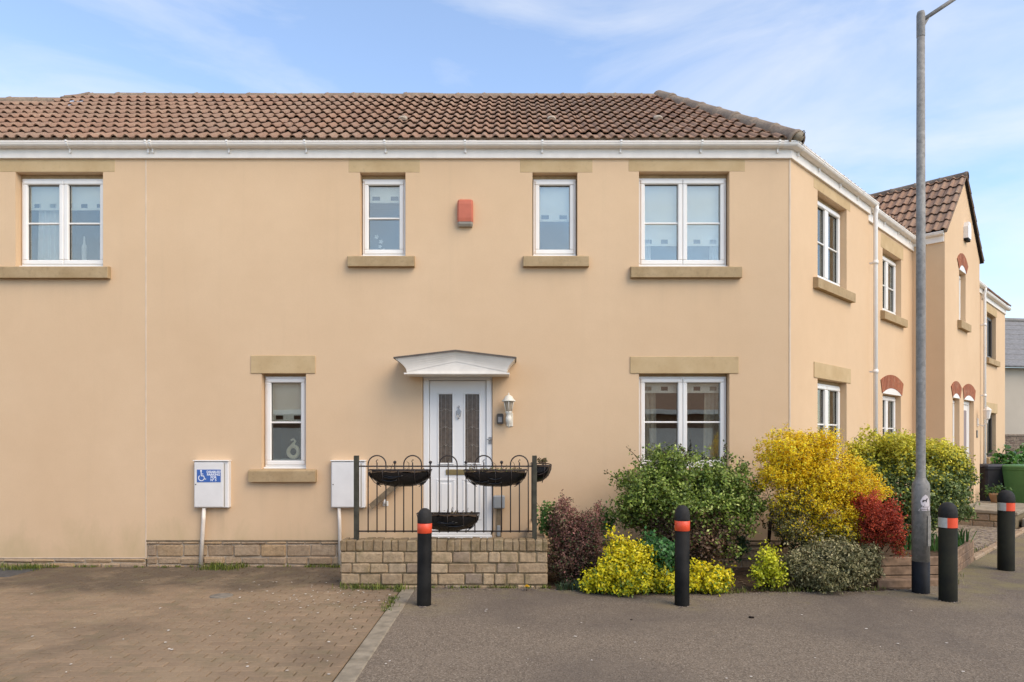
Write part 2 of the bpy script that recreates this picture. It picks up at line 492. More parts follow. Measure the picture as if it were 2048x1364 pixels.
def link(name, me, parent=None, loc=None):
    """loc is a world location; meshes keep local coordinates about it"""
    o = bpy.data.objects.new(name, me)
    COL.objects.link(o)
    w = Vector(loc) if loc is not None else (PW[parent.name] if parent else Vector((0, 0, 0)))
    if parent:
        o.parent = parent
        o.location = w - PW[parent.name]
    else:
        o.location = w
    PW[o.name] = w
    return o

# chamfered box template
def _cht():
    faces = []
    for i in range(3):
        j, k = (i + 1) % 3, (i + 2) % 3
        for s in (0, 1):
            cs = []
            for (a, b) in ((0, 0), (1, 0), (1, 1), (0, 1)):
                bits = [0, 0, 0]
                bits[i] = s; bits[j] = a; bits[k] = b
                cs.append((bits[0] + 2 * bits[1] + 4 * bits[2]) * 3 + i)
            faces.append(tuple(cs if s else cs[::-1]))
    for j in range(3):
        a, b = (j + 1) % 3, (j + 2) % 3
        for sa in (0, 1):
            for sb in (0, 1):
                bits = [0, 0, 0]
                bits[a] = sa; bits[b] = sb
                k0 = bits[0] + 2 * bits[1] + 4 * bits[2]
                k1 = k0 + (1 << j)
                faces.append((k0 * 3 + a, k1 * 3 + a, k1 * 3 + b, k0 * 3 + b))
    for k in range(8):
        faces.append((k * 3, k * 3 + 1, k * 3 + 2))
    return faces
CHF = _cht()

def chverts(lo, hi, c):
    vs = []
    for k in range(8):
        for i in range(3):
            v = []
            for ax in range(3):
                bit = (k >> ax) & 1
                ins = 0 if ax == i else c
                v.append(hi[ax] - ins if bit else lo[ax] + ins)
            vs.append(v)
    return vs

class Frame:
    def __init__(self, o, u, n):
        self.o, self.u, self.n = Vector(o), Vector(u).normalized(), Vector(n).normalized()
    def __call__(self, a, b, z):
        return self.o + self.u * a + self.n * b + Vector((0, 0, z))

WORLD = Frame((0, 0, 0), (1, 0, 0), (0, 1, 0))
MAIN = Frame((0, 0, 0), (1, 0, 0), (0, -1, 0))      # b = metres out of the main facade

class MB:
    def __init__(self):
        self.v, self.f, self.s = [], [], []
    def add(self, vs, fs, smooth=False):
        k = len(self.v)
        self.v += [tuple(v) for v in vs]
        self.f += [tuple(i + k for i in f) for f in fs]
        self.s += [smooth] * len(fs)
        return self
    def box(self, a0, a1, b0, b1, c0, c1, F=None, ch=0.0, jit=0.0):
        lo = (min(a0, a1), min(b0, b1), min(c0, c1))
        hi = (max(a0, a1), max(b0, b1), max(c0, c1))
        if ch > 0:
            vs = chverts(lo, hi, min(ch, 0.45 * min(hi[i] - lo[i] for i in range(3))))
            fs = CHF
        else:
            vs = [(x, y, z) for z in (lo[2], hi[2]) for y in (lo[1], hi[1]) for x in (lo[0], hi[0])]
            fs = [(0, 2, 3, 1), (4, 5, 7, 6), (0, 1, 5, 4), (2, 6, 7, 3), (0, 4, 6, 2), (1, 3, 7, 5)]
        if jit:
            vs = [(v[0] + random.uniform(-jit, jit), v[1] + random.uniform(-jit, jit), v[2] + random.uniform(-jit, jit)) for v in vs]
        if F:
            vs = [F(*v) for v in vs]
        return self.add(vs, fs)
    def prism(self, poly, b0, b1, F, smooth=False):
        """poly in (a, z), extruded from b0 to b1"""
        n = len(poly)
        vs = [F(a, b0, z) for a, z in poly] + [F(a, b1, z) for a, z in poly]
        fs = [tuple(range(n)), tuple(range(2 * n - 1, n - 1, -1))]
        fs += [(i, (i + 1) % n, n + (i + 1) % n, n + i) for i in range(n)]
        return self.add(vs, fs, smooth)
    def loft(self, rings, closed=True, cap=True, smooth=True):
        n = len(rings[0])
        vs = [p for r in rings for p in r]
        fs = []
        for i in range(len(rings) - 1):
            for j in range(n if closed else n - 1):
                k = (j + 1) % n
                fs.append((i * n + j, i * n + k, (i + 1) * n + k, (i + 1) * n + j))
        base = len(self.v)
        self.add(vs, fs, smooth)
        if cap and closed:
            self.add([], [])
            self.f.append(tuple(base + i for i in range(n))[::-1]); self.s.append(False)
            self.f.append(tuple(base + (len(rings) - 1) * n + i for i in range(n))); self.s.append(False)
        return self
    def lathe(self, prof, c, seg=20, smooth=True, F=None):
        c = Vector(c)
        rings = [[(c.x + r * math.cos(2 * math.pi * i / seg), c.y + r * math.sin(2 * math.pi * i / seg), c.z + z) for i in range(seg)] for r, z in prof]
        return self.loft(rings, True, True, smooth)
    def tube(self, pts, r, seg=6, smooth=True):
        pts = [Vector(p) for p in pts]
        rs = r if isinstance(r, (list, tuple)) else [r] * len(pts)
        rings = []
        ref = Vector((0.13, 0.31, 0.94))
        for i, p in enumerate(pts):
            t = (pts[min(i + 1, len(pts) - 1)] - pts[max(i - 1, 0)]).normalized()
            if abs(t.dot(ref)) > 0.95:
                ref = Vector((0.9, 0.3, 0.1))
            x = t.cross(ref).normalized()
            y = t.cross(x).normalized()
            rings.append([p + x * (rs[i] * math.cos(2 * math.pi * j / seg)) + y * (rs[i] * math.sin(2 * math.pi * j / seg)) for j in range(seg)])
        return self.loft(rings, True, True, smooth)
    def sphere(self, c, r, seg=10, rings=6, sz=1.0):
        prof = []
        for i in range(rings + 1):
            a = -math.pi / 2 + math.pi * i / rings
            prof.append((max(0.0005, r * math.cos(a)), r * math.sin(a) * sz))
        return self.lathe(prof, c, seg)
    def sweep(self, prof, path):
        """prof: [(b, z)] closed; path: [(point, miter normal)]"""
        rings = [[Vector(p) + Vector(n) * b + Vector((0, 0, z)) for b, z in prof] for p, n in path]
        return self.loft(rings, True, True, False)
    def mesh(self, name, mat, origin=(0, 0, 0), fix=True):
        me = bpy.data.meshes.new(name)
        o = Vector(origin)
        me.from_pydata([tuple(Vector(v) - o) for v in self.v], [], self.f)
        me.polygons.foreach_set('use_smooth', self.s)
        if fix:
            bm = bmesh.new()
            bm.from_mesh(me)
            bmesh.ops.recalc_face_normals(bm, faces=bm.faces)
            bm.to_mesh(me)
            bm.free()
        if mat is not None:
            me.materials.append(M[mat] if isinstance(mat, str) else mat)
        me.update()
        return me
    def build(self, name, mat, parent=None, loc=None, fix=True):
        w = Vector(loc) if loc is not None else (PW[parent.name] if parent else Vector((0, 0, 0)))
        me = self.mesh(name, mat, w, fix)
        return link(name, me, parent, w)

def copy_tree(o, parent=None):
    c = o.copy()
    COL.objects.link(c)
    c.parent = parent
    PW[c.name] = PW.get(o.name, Vector((0, 0, 0)))
    for ch in o.children:
        copy_tree(ch, c)
    return c

def move_to(o, loc):
    o.location = loc
    PW[o.name] = Vector(loc)

def text_mesh(body, size, mat, parent, F, a, b, z, name='lettering', align='CENTER', bold=0.0):
    cu = bpy.data.curves.new('lettering', 'FONT')
    cu.body = body
    cu.size = size
    cu.align_x = align
    cu.offset = bold
    cu.resolution_u = 3
    tmp = bpy.data.objects.new('lettering_tmp', cu)
    COL.objects.link(tmp)
    dg = bpy.context.evaluated_depsgraph_get()
    dg.update()
    me = bpy.data.meshes.new_from_object(tmp.evaluated_get(dg))
    bpy.data.objects.remove(tmp)
    w = PW[parent.name]
    for v in me.vertices:
        v.co = F(a + v.co.x, b, z + v.co.y) - w
    me.materials.clear()
    me.materials.append(M[mat])
    me.update()
    return link(name, me, parent, w)

# ------------------------------------------------------------------ ground, tarmac, paving
rr = math.sqrt(0.5)
CORNER = Vector((3.587, 0, 0))
WING = Frame(CORNER, (rr, rr, 0), (rr, -rr, 0))

def sheet(name, poly, z, mat, kind='structure', sub=0):
    bm = bmesh.new()
    vs = [bm.verts.new((x, y, z)) for x, y in poly]
    bm.faces.new(vs)
    bmesh.ops.triangulate(bm, faces=bm.faces, ngon_method='EAR_CLIP')
    me = bpy.data.meshes.new(name)
    bm.to_mesh(me)
    bm.free()
    for p in me.polygons:
        if p.normal.z < 0:
            p.flip()
    me.materials.append(M[mat])
    o = link(name, me)
    return tag(o, kind=kind)

sheet('ground', [(-600, -600), (600, -600), (600, 600), (-600, 600)], -0.07, 'ground')
def wing_edge(s, b=1.55):
    p = WING(s, b, 0)
    return (p.x, p.y)
bed_front = [(0.40, -1.34), (0.9, -1.42), (1.5, -1.55), (2.1, -1.56), (2.6, -1.50), (3.3, -1.46), (4.0, -1.42), (4.33, -1.34)]
def strip_sheet(name, lo, hi, xs, z, mat):
    vs, fs = [], []
    for x in xs:
        vs += [(x, lo(x), z), (x, hi(x), z)]
    for k in range(len(xs) - 1):
        fs.append((2 * k, 2 * k + 2, 2 * k + 3, 2 * k + 1))
    me = bpy.data.meshes.new(name)
    me.from_pydata(vs, [], fs)
    me.materials.append(M[mat])
    return tag(link(name, me), kind='structure')
bnd = [(-1.06, -1.30), (0.39, -1.31)] + bed_front + [wing_edge(q) for q in (0.1, 1, 3, 6, 10, 16)] + [(22, 16.8), (45, 20)]
def bnd_y(x): return float(np.interp(x, [q[0] for q in bnd], [q[1] for q in bnd]))
strip_sheet('tarmac_road', lambda x: -5.6, bnd_y, [q[0] for q in bnd], 0.0, 'tarmac')
sheet('front_road', [(-40, -40), (45, -40), (45, -5.6), (-40, -5.6)], 0.0, 'tarmac')
strip_sheet('garden_soil', lambda x: bnd_y(x) - 0.015, lambda x: max(0.05, x - 3.4), [0.30] + [q[0] for q in bnd[2:-2]], -0.012, 'soil')
sheet('jointing_sand', [(-12, -5.62), (-1.2, -5.62), (-1.2, 0.1), (-12, 0.1)], -0.014, 'bed')
gp = [WING(2.6, 0.4, 0), WING(2.6, 1.50, 0), WING(6.6, 1.50, 0), WING(6.6, 0.0, 0)]
sheet('gravel_strip', [(p.x, p.y) for p in gp], -0.004, 'gravel')

# block paving: the nearest, largest blocks are objects, the rest one mass
paving = MB()
paving.box(-1.222, -1.2, -5.6, -5.58, -0.05, -0.02)
paving = sheet('block_paving', [(-1.215, -5.55), (-1.205, -5.55), (-1.205, -5.5), (-1.215, -5.5)], -0.0125, 'bed')
def paver_verts(w, d, jit):
    c = 0.006
    top = [(-w / 2 + c, -d / 2 + c), (w / 2 - c, -d / 2 + c), (w / 2 - c, d / 2 - c), (-w / 2 + c, d / 2 - c)]
    mid = [(-w / 2, -d / 2), (w / 2, -d / 2), (w / 2, d / 2), (-w / 2, d / 2)]
    return [(x, y, 0.0) for x, y in top] + [(x, y, -0.006) for x, y in mid] + [(x, y, -0.05) for x, y in mid]
PF = [(0, 1, 2, 3)] + [(4 + i, 4 + (i + 1) % 4, (i + 1) % 4, i) for i in range(4)] + [(8 + i, 8 + (i + 1) % 4, 4 + (i + 1) % 4, 4 + i) for i in range(4)]
cands = []
row = 0
y = -5.55
while y < -0.02:
    x = -1.215 - 0.10 - (0.1 if row % 2 else 0.0)
    if row % 2:
        cands.append((-1.215 - 0.05, y + 0.05, 0.1))
    while x > -8.2:
        cands.append((x - 0.0, y + 0.05, 0.2))
        x -= 0.2
    y += 0.1
    row += 1
def pav_key(c):
    px, py, d = proj((c[0], c[1], 0))
    vis = -20 < px < 2068 and py < 1372
    return (0 if vis else 1, d)
cands.sort(key=pav_key)
pm = {}
for w in (0.2, 0.1):
    mb = MB().add(paver_verts(w - 0.007, 0.093, 0), PF)
    pm[w] = mb.mesh('paver', 'paver', fix=False)
mass = MB()
for i, (x, y, w) in enumerate(cands):
    z = random.uniform(-0.003, 0.0015) + 0.004 * math.sin(x * 1.3) * math.sin(y * 1.7)
    rx, ry, rz = random.gauss(0, 0.006), random.gauss(0, 0.008), random.gauss(0, 0.006)
    if i < 300:
        o = bpy.data.objects.new('paver', pm[w])
        COL.objects.link(o)
        o.parent = paving
        o.location = (x, y, z)
        o.rotation_euler = (rx, ry, rz)
    else:
        mt = Matrix.Translation((x, y, z)) @ Matrix.Rotation(rz, 4, 'Z') @ Matrix.Rotation(ry, 4, 'Y') @ Matrix.Rotation(rx, 4, 'X')
        mass.add([mt @ Vector(v) for v in paver_verts(w - 0.007, 0.093, 0)], PF)
tag(mass.build('paver_mass', 'paver_mass', paving, fix=False), kind='stuff')

# concrete edging between paving and tarmac
edging = thing('concrete_edging', (-1.13, -3.4, 0), 'pale concrete edging strip between block paving and dark tarmac', 'edging')
yy = -5.55
while yy < -1.40:
    L = min(0.91, -1.36 - yy)
    MB().box(-1.205, -1.055, yy + 0.004, yy + L - 0.004, -0.06, 0.008 + random.uniform(-0.002, 0.002), None, 0.01, 0.002).build('edging_block', 'concrete', edging)
    yy += L
# stone edging along the right garden
kerb = thing('garden_edging', WING(3, 1.55, 0), 'low stone edging along the right hand garden beside the tarmac', 'edging')
for k in range(14):
    s0 = 2.2 + k * 0.62
    MB().box(s0, s0 + 0.60, 1.50, 1.60, -0.04, 0.035 + random.uniform(0, 0.012), WING, 0.012, 0.004).build('edging_stone', 'stone', kerb)

# covers
o = MB().box(-8.0, -5.98, -0.68, -0.12, -0.05, 0.006, None, 0.01).build('inspection_cover', 'cover', None, (-6.6, -0.4, 0))
tag(o, 'dark grey inspection cover in the paving at the left edge', 'cover')
c = G(443, 1192)
o = MB().lathe([(0.001, -0.03), (0.115, -0.03), (0.115, 0.006), (0.10, 0.009), (0.001, 0.009)], (c.x, c.y, 0), 20).build('drain_cover', 'cover_pale', None, (c.x, c.y, 0))
tag(o, 'small round pale drain cover in the block paving', 'cover')

# ------------------------------------------------------------------ generic building parts
def wall_mesh(mb, F, a0, a1, z0, z1, holes, depth=0.16, extra=()):
    """front sheet with openings and reveals; holes (a0, a1, z0, z1)"""
    xs = sorted({a0, a1} | {h[0] for h in holes} | {h[1] for h in holes})
    zs = sorted({z0, z1} | {h[2] for h in holes} | {h[3] for h in holes})
    for i in range(len(xs) - 1):
        for j in range(len(zs) - 1):
            cx, cz = (xs[i] + xs[i + 1]) / 2, (zs[j] + zs[j + 1]) / 2
            if any(h[0] < cx < h[1] and h[2] < cz < h[3] for h in holes):
                continue
            mb.add([F(xs[i], 0, zs[j]), F(xs[i + 1], 0, zs[j]), F(xs[i + 1], 0, zs[j + 1]), F(xs[i], 0, zs[j + 1])], [(0, 1, 2, 3)])
    for h in holes:
        for (p, q) in (((h[0], h[2]), (h[1], h[2])), ((h[1], h[2]), (h[1], h[3])), ((h[1], h[3]), (h[0], h[3])), ((h[0], h[3]), (h[0], h[2]))):
            mb.add([F(p[0], 0, p[1]), F(q[0], 0, q[1]), F(q[0], -depth, q[1]), F(p[0], -depth, p[1])], [(0, 1, 2, 3)])

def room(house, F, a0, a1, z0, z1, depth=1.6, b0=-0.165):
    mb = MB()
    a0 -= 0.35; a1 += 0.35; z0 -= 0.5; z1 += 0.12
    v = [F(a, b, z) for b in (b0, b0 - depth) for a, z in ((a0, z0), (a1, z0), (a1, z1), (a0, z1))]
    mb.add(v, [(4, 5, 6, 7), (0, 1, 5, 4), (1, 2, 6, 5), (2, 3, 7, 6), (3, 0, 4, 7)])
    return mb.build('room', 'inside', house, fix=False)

def ring(mb, F, a0, a1, z0, z1, w, b0, b1, ch=0.006, wb=None):
    wb = w if wb is None else wb
    mb.box(a0, a1, b0, b1, z1 - w, z1, F, ch)
    mb.box(a0, a1, b0, b1, z0, z0 + wb, F, ch)
    mb.box(a0, a0 + w, b0 + 0.001, b1 - 0.001, z0 + wb, z1 - w, F, ch)
    mb.box(a1 - w, a1, b0 + 0.001, b1 - 0.001, z0 + wb, z1 - w, F, ch)

def window(house, F, a0, a1, z0, z1, n=2, bar=True, recess=0.095, mat='upvc', head=0.05, sub=True):
    t = z1 - head
    w = MB()
    ring(w, F, a0 + 0.012, a1 - 0.012, z0 + 0.03, t, 0.035, -recess - 0.075, -recess)
    if n == 2:
        m = (a0 + a1) / 2
        w.box(m - 0.022, m + 0.022, -recess - 0.07, -recess - 0.004, z0 + 0.065, t - 0.035, F, 0.004)
    if sub:
        w.box(a0 + 0.004, a1 - 0.004, -recess - 0.07, -recess + 0.045, z0 + 0.002, z0 + 0.03, F, 0.006)
    wo = w.build('window', mat, house)
    MB().box(a0 + 0.002, a1 - 0.002, -recess - 0.07, -recess - 0.012, t + 0.001, z1 - 0.002, F).build('head_strip', 'sill', wo)
    cols = [(a0 + 0.047, a1 - 0.047)] if n == 1 else [(a0 + 0.047, (a0 + a1) / 2 - 0.014), ((a0 + a1) / 2 + 0.014, a1 - 0.047)]
    for (c0, c1) in cols:
        s = MB()
        ring(s, F, c0 - 0.012, c1 + 0.012, z0 + 0.055, t - 0.022, 0.058, -recess - 0.05, -recess + 0.016, 0.010)
        s.build('sash', mat, wo)
        g = MB()
        ring(g, F, c0 + 0.044, c1 - 0.044, z0 + 0.111, t - 0.078, 0.006, -recess - 0.036, -recess - 0.020, 0.0)
        g.build('gasket', 'gasket', wo)
        p = MB().box(c0 + 0.040, c1 - 0.040, -recess - 0.034, -recess - 0.028, z0 + 0.107, t - 0.074, F)
        p.build('pane', 'glass', wo)
        if bar:
            zm = z0 + 0.107 + (t - 0.074 - z0 - 0.107) * 0.49
            MB().box(c0 + 0.043, c1 - 0.043, -recess - 0.026, -recess - 0.008, zm - 0.011, zm + 0.011, F, 0.004).build('glazing_bar', mat, wo)
    return wo

def sill(house, F, a0, a1, z0, z1, out=0.075):
    poly = [(-0.06, z0), (out, z0), (out, z1 - 0.02), (out - 0.012, z1 - 0.008), (-0.06, z1 + 0.012)]
    mb = MB()
    rings = [[F(a, b, z + (0 if i in (1, 2) else 0)) for b, z in poly] for i, a in enumerate((a0, a0 + 0.006, a1 - 0.006, a1))]
    rings[0] = [F(a0, b * 0.93 if b > 0 else b, z) for b, z in poly]
    rings[3] = [F(a1, b * 0.93 if b > 0 else b, z) for b, z in poly]
    mb.loft(rings, True, True, False)
    return mb.build('sill', 'sill', house)

def lintel(house, F, a0, a1, z0, z1, out=0.006):
    return MB().box(a0, a1, -0.05, out, z0, z1, F, 0.004).build('lintel', 'lintel', house)

def stones(house, F, a0, a1, rows, w0, w1, out=0.012, back=-0.10, name='stone', mat='stone', jit=0.006, gap=0.010, mort='mortar_pale', jb=-0.004):
    z_lo, z_hi = rows[0][0], rows[-1][1]
    MB().box(a0, a1, back, jb, z_lo - 0.02, z_hi, F).build('mortar', mort, house)
    for (z0, z1) in rows:
        a = a0
        first = True
        while a < a1 - 0.02:
            L = random.uniform(w0, w1) * (0.6 if first else 1)
            first = False
            e = min(a + L, a1)
            if a1 - e < w0 * 0.4:
                e = a1
            mb = MB().box(a + gap / 2, e - gap / 2, back + 0.02, out + random.uniform(-0.006, 0.010), z0 + gap / 2, z1 - gap / 2, F, 0.016, jit)
            mb.build(name, mat, house)
            a = e

# roof tiles -------------------------------------------------------
TW, TG, TL = 0.304, 0.340, 0.40
TX = [0, 0.033, 0.044, 0.058, 0.076, 0.094, 0.108, 0.119, 0.185, 0.196, 0.210, 0.228, 0.246, 0.260, 0.271, 0.304]
def tz(x):
    for c in (0.076, 0.228):
        d = abs(x - c) / 0.044
        if d < 1:
            return 0.036 * math.cos(d * math.pi / 2) ** 0.8
    return 0.0
LIP, THK = 0.038, 0.013
def tile_geo():
    v, f = [], []
    n = len(TX)
    for x in TX: v.append((x, 0.0, tz(x) + LIP))
    for x in TX: v.append((x, TL, tz(x) * 0.9 + 0.001))
    for x in TX: v.append((x, 0.004, tz(x) * 0.96 + LIP - THK))
    for i in range(n - 1):
        f.append((i, i + 1, n + i + 1, n + i))
        f.append((2 * n + i, 2 * n + i + 1, i + 1, i))
    return v, f
TV, TF = tile_geo()

def slope(house, origin, along, up, n_cols, n_rows, keep=300, clips=(), col0=0, stagger=True, top_clip=None, name='tile', mass_only=False):
    """tiled roof slope. origin: point on the eaves line; along: unit vector along eaves; up: unit vector up the slope;
    clips: planes (point, normal) - what lies on the normal's side is cut away"""
    along, up = Vector(along).normalized(), Vector(up).normalized()
    nor = along.cross(up).normalized()
    if nor.z < 0:
        nor = -nor
    base = MB().add(TV, TF).mesh('tile', 'tile', fix=False)
    items = []
    for r in range(n_rows):
        for c in range(col0, col0 + n_cols):
            o = Vector(origin) + along * (c * TW) + up * (r * TG)
            jx, jr = random.gauss(0, 0.002), random.gauss(0, 0.004)
            jz = random.gauss(0, 0.0025)
            mt = Matrix((( along.x, up.x, nor.x, o.x + jx), (along.y, up.y, nor.y, o.y), (along.z, up.z, nor.z, o.z + jz), (0, 0, 0, 1))) @ Matrix.Rotation(jr, 4, 'Z')
            pts = [mt @ Vector(TV[k]) for k in (0, len(TX) - 1, len(TX), 2 * len(TX) - 1)]
            cut, out = False, False
            for (cp, cn) in clips:
                ds = [(p - Vector(cp)).dot(Vector(cn)) for p in pts]
                if min(ds) >= -0.005:
                    out = True
                elif max(ds) > 0.0:
                    cut = True
            if out:
                continue
            ctr = sum(pts, Vector()) / 4
            px, py, d = proj(ctr)
            vis = -30 < px < 2078 and -30 < py < 1400
            items.append((0 if vis else 1, d, mt, cut))
    items.sort(key=lambda t: (t[0], t[1]))
    mass = MB()
    for i, (nv, d, mt, cut) in enumerate(items):
        if cut:
            bm = bmesh.new()
            vs = [bm.verts.new(mt @ Vector(v)) for v in TV]
            for f in TF:
                bm.faces.new([vs[k] for k in f])
            for (cp, cn) in clips:
                bmesh.ops.bisect_plane(bm, geom=list(bm.verts) + list(bm.edges) + list(bm.faces), plane_co=Vector(cp), plane_no=Vector(cn), clear_outer=True)
            if not bm.faces:
                bm.free()
                continue
            bm.verts.index_update()
            vv = [tuple(v.co) for v in bm.verts]
            ff = [tuple(v.index for v in f.verts) for f in bm.faces]
            bm.free()
            if i < keep and not mass_only and nv == 0:
                MB().add(vv, ff).build(name, 'tile', house, fix=False)
            else:
                mass.add(vv, ff)
        elif i < keep and not mass_only and nv == 0:
            o = bpy.data.objects.new(name, base)
            COL.objects.link(o)
            o.parent = house
            o.matrix_local = Matrix.Translation(-PW[house.name]) @ mt
        else:
            mass.add([mt @ Vector(v) for v in TV], TF)
    if mass.f:
        tag(mass.build('tile_mass', 'tile_mass', house, fix=False), kind='stuff')
    return nor

def ridge_run(house, p0, p1, r=0.115, L=0.44, name='ridge_tile'):
    p0, p1 = Vector(p0), Vector(p1)
    t = (p1 - p0).normalized()
    x = t.cross(Vector((0, 0, 1))).normalized()
    up = x.cross(t).normalized()
    n = max(1, round((p1 - p0).length / L))
    L = (p1 - p0).length / n
    mb = MB()
    rings = []
    for (s, rad) in ((0.0, r), (0.05, r * 1.10), (0.055, r * 1.0), (L + 0.03, r * 0.97)):
        rings.append([Vector((rad * math.cos(a), s, rad * math.sin(a))) for a in [math.pi * k / 10 - 0.25 + 0.5 * k / 10 * 1.0 for k in range(11)]])
    mb.loft(rings, False, False, True)
    mb.add(rings[0] + [Vector((rad_[0] * 0.84, 0, rad_[2] * 0.84)) for rad_ in [(v.x, 0, v.z) for v in rings[0]]], [(i, i + 1, 12 + i, 11 + i) for i in range(10)])
    me = mb.mesh('ridge_tile', 'ridge', fix=False)
    for k in range(n):
        o = bpy.data.objects.new(name, me)
        COL.objects.link(o)
        o.parent = house
        q = p0 + t * (L * k) + up * random.gauss(0, 0.004)
        o.matrix_local = Matrix.Translation(-PW[house.name]) @ Matrix(((x.x, t.x, up.x, q.x), (x.y, t.y, up.y, q.y), (x.z, t.z, up.z, q.z), (0, 0, 0, 1)))
    # bedding mortar under the run
    return

def miter(n1, n2):
    return (n1 + n2) / (1 + n1.dot(n2))

GUT = [(0.036, 5.437), (0.132, 5.437), (0.132, 5.420), (0.125, 5.415), (0.125, 5.400), (0.112, 5.382), (0.090, 5.372), (0.060, 5.368), (0.036, 5.372)]
FAS = [(-0.02, 5.255), (0.032, 5.255), (0.034, 5.262), (0.034, 5.44), (-0.02, 5.44)]
def scaled(prof, k, dz=0.0):
    cb = sum(b for b, z in prof) / len(prof)
    cz = sum(z for b, z in prof) / len(prof)
    return [(cb + (b - cb) * k, cz + (z - cz) * k + dz) for b, z in prof]

def bracket(house, F, a, dz=0.0, mat='upvc'):
    prof = scaled(GUT, 1.2, dz)
    mb = MB()
    mb.sweep(prof, [(F(a - 0.012, 0, 0), F.n), (F(a + 0.012, 0, 0), F.n)])
    mb.box(a - 0.010, a + 0.010, 0.030, 0.060, 5.315 + dz, 5.368 + dz, F)
    return mb.build('gutter_bracket', mat, house)

def downpipe(house, F, a, z_top, z_bot, b=0.09, r=0.034, mat='upvc'):
    mb = MB()
    pts = [F(a, 0.10, z_top), F(a, 0.10, z_top - 0.06), F(a, b, z_top - 0.14), F(a, b, z_bot)]
    mb.tube(pts, r, 12)
    z = z_top - 0.9
    while z > z_bot + 0.3:
        mb.lathe([(r + 0.002, -0.03), (r + 0.008, -0.03), (r + 0.008, 0.03), (r + 0.002, 0.03)], F(a, b, z), 12)
        mb.box(a - 0.022, a + 0.022, 0.0, b - r * 0.4, z - 0.012, z + 0.012, F)
        z -= 1.75
    return mb.build('downpipe', mat, house)

# ------------------------------------------------------------------ corner house
def X0(px): return (px - 1024) / 155.0
def Z0(py): return CAM_H + (HOR - py) / 155.0
house = thing('terraced_house', (0, 0, 0), 'peach rendered corner house with white front door, brown tiled hipped roof and white gutter', 'house')
JX = X0(292)
ZL, ZR, ZT = Z0(1115), Z0(1081), 5.30
holes_main = {
    'w1': (X0(31), X0(206), Z0(534), Z0(344)),
    'w2': (X0(720), X0(811), Z0(513), Z0(345)),
    'w3': (X0(1065), X0(1155), Z0(513), Z0(345)),
    'w4': (X0(1278), X0(1459), Z0(534), Z0(343)),
    'w5': (X0(523), X0(612), Z0(939), Z0(747)),
    'w6': (X0(1278), X0(1459), Z0(938), Z0(747)),
    'door': (X0(845), X0(985), 0.36, Z0(748)),
}
wmb = MB()
wall_mesh(wmb, MAIN, -7.35, JX, ZL, ZT, [h for k, h in holes_main.items() if h[0] < JX])
wall_mesh(wmb, MAIN, JX, CORNER.x, ZR, ZT, [h for k, h in holes_main.items() if h[0] > JX])
WA_END = 3.04
wa_up = (0.92, 2.05, holes_main['w4'][2], holes_main['w4'][3])
wa_lo = (0.92, 2.05, holes_main['w6'][2], holes_main['w6'][3] + 0.0)
wall_mesh(wmb, WING, 0, WA_END, ZR, ZT, [wa_up, wa_lo])
# return where the next house sets back, and closing rear walls
wmb.add([WING(WA_END, 0, ZR), WING(WA_END, -0.12, ZR), WING(WA_END, -0.12, ZT), WING(WA_END, 0, ZT)], [(0, 1, 2, 3)])
wmb.add([MAIN(-7.35, 0, -0.1), MAIN(-7.35, -5.4, -0.1), MAIN(-7.35, -5.4, ZT), MAIN(-7.35, 0, ZT)], [(0, 1, 2, 3)])
wmb.add([MAIN(-7.35, -5.4, -0.1), MAIN(1.35, -5.4, -0.1), MAIN(1.35, -5.4, ZT), MAIN(-7.35, -5.4, ZT)], [(0, 1, 2, 3)])
# render skirting bell edge
wmb.build('wall', 'render', house, fix=False)
MB().box(-7.35, JX - 0.004, -0.09, 0.004, ZL - 0.010, ZL + 0.002, MAIN).build('bell_cast', 'bead', house)
MB().box(JX + 0.004, CORNER.x - 0.004, -0.09, 0.006, ZR - 0.012, ZR + 0.006, MAIN).build('bell_cast', 'wood', house)
MB().box(JX - 0.009, JX + 0.009, -0.004, 0.003, ZL, 5.26, MAIN).build('movement_joint', 'bead', house)
MB().box(JX - 0.012, JX + 0.012, -0.10, -0.001, ZL - 0.02, ZR - 0.014, MAIN).build('joint_return', 'render', house)
mbx = MB()
mt_n = miter(MAIN.n, WING.n)
mbx.sweep([(0.0005, 0), (0.006, 0), (0.006, 5.26 - ZR), (0.0005, 5.26 - ZR)], [(Vector((CORNER.x - 0.012, 0, ZR)), MAIN.n), (Vector((CORNER.x, 0, ZR)), mt_n), (WING(0.012, 0, ZR), WING.n)])
mbx.build('corner_bead', 'bead', house)

for key, n, bar in (('w1', 2, True), ('w2', 1, True), ('w3', 1, False), ('w4', 2, True), ('w5', 1, True), ('w6', 2, True)):
    h = holes_main[key]
    window(house, MAIN, *h, n=n, bar=bar, head=0.05 if key in ('w1', 'w2', 'w3', 'w4') else 0.03)
    room(house, MAIN, *h)
for h in (wa_up, wa_lo):
    window(house, WING, *h, n=2, bar=True)
    room(house, WING, *h)
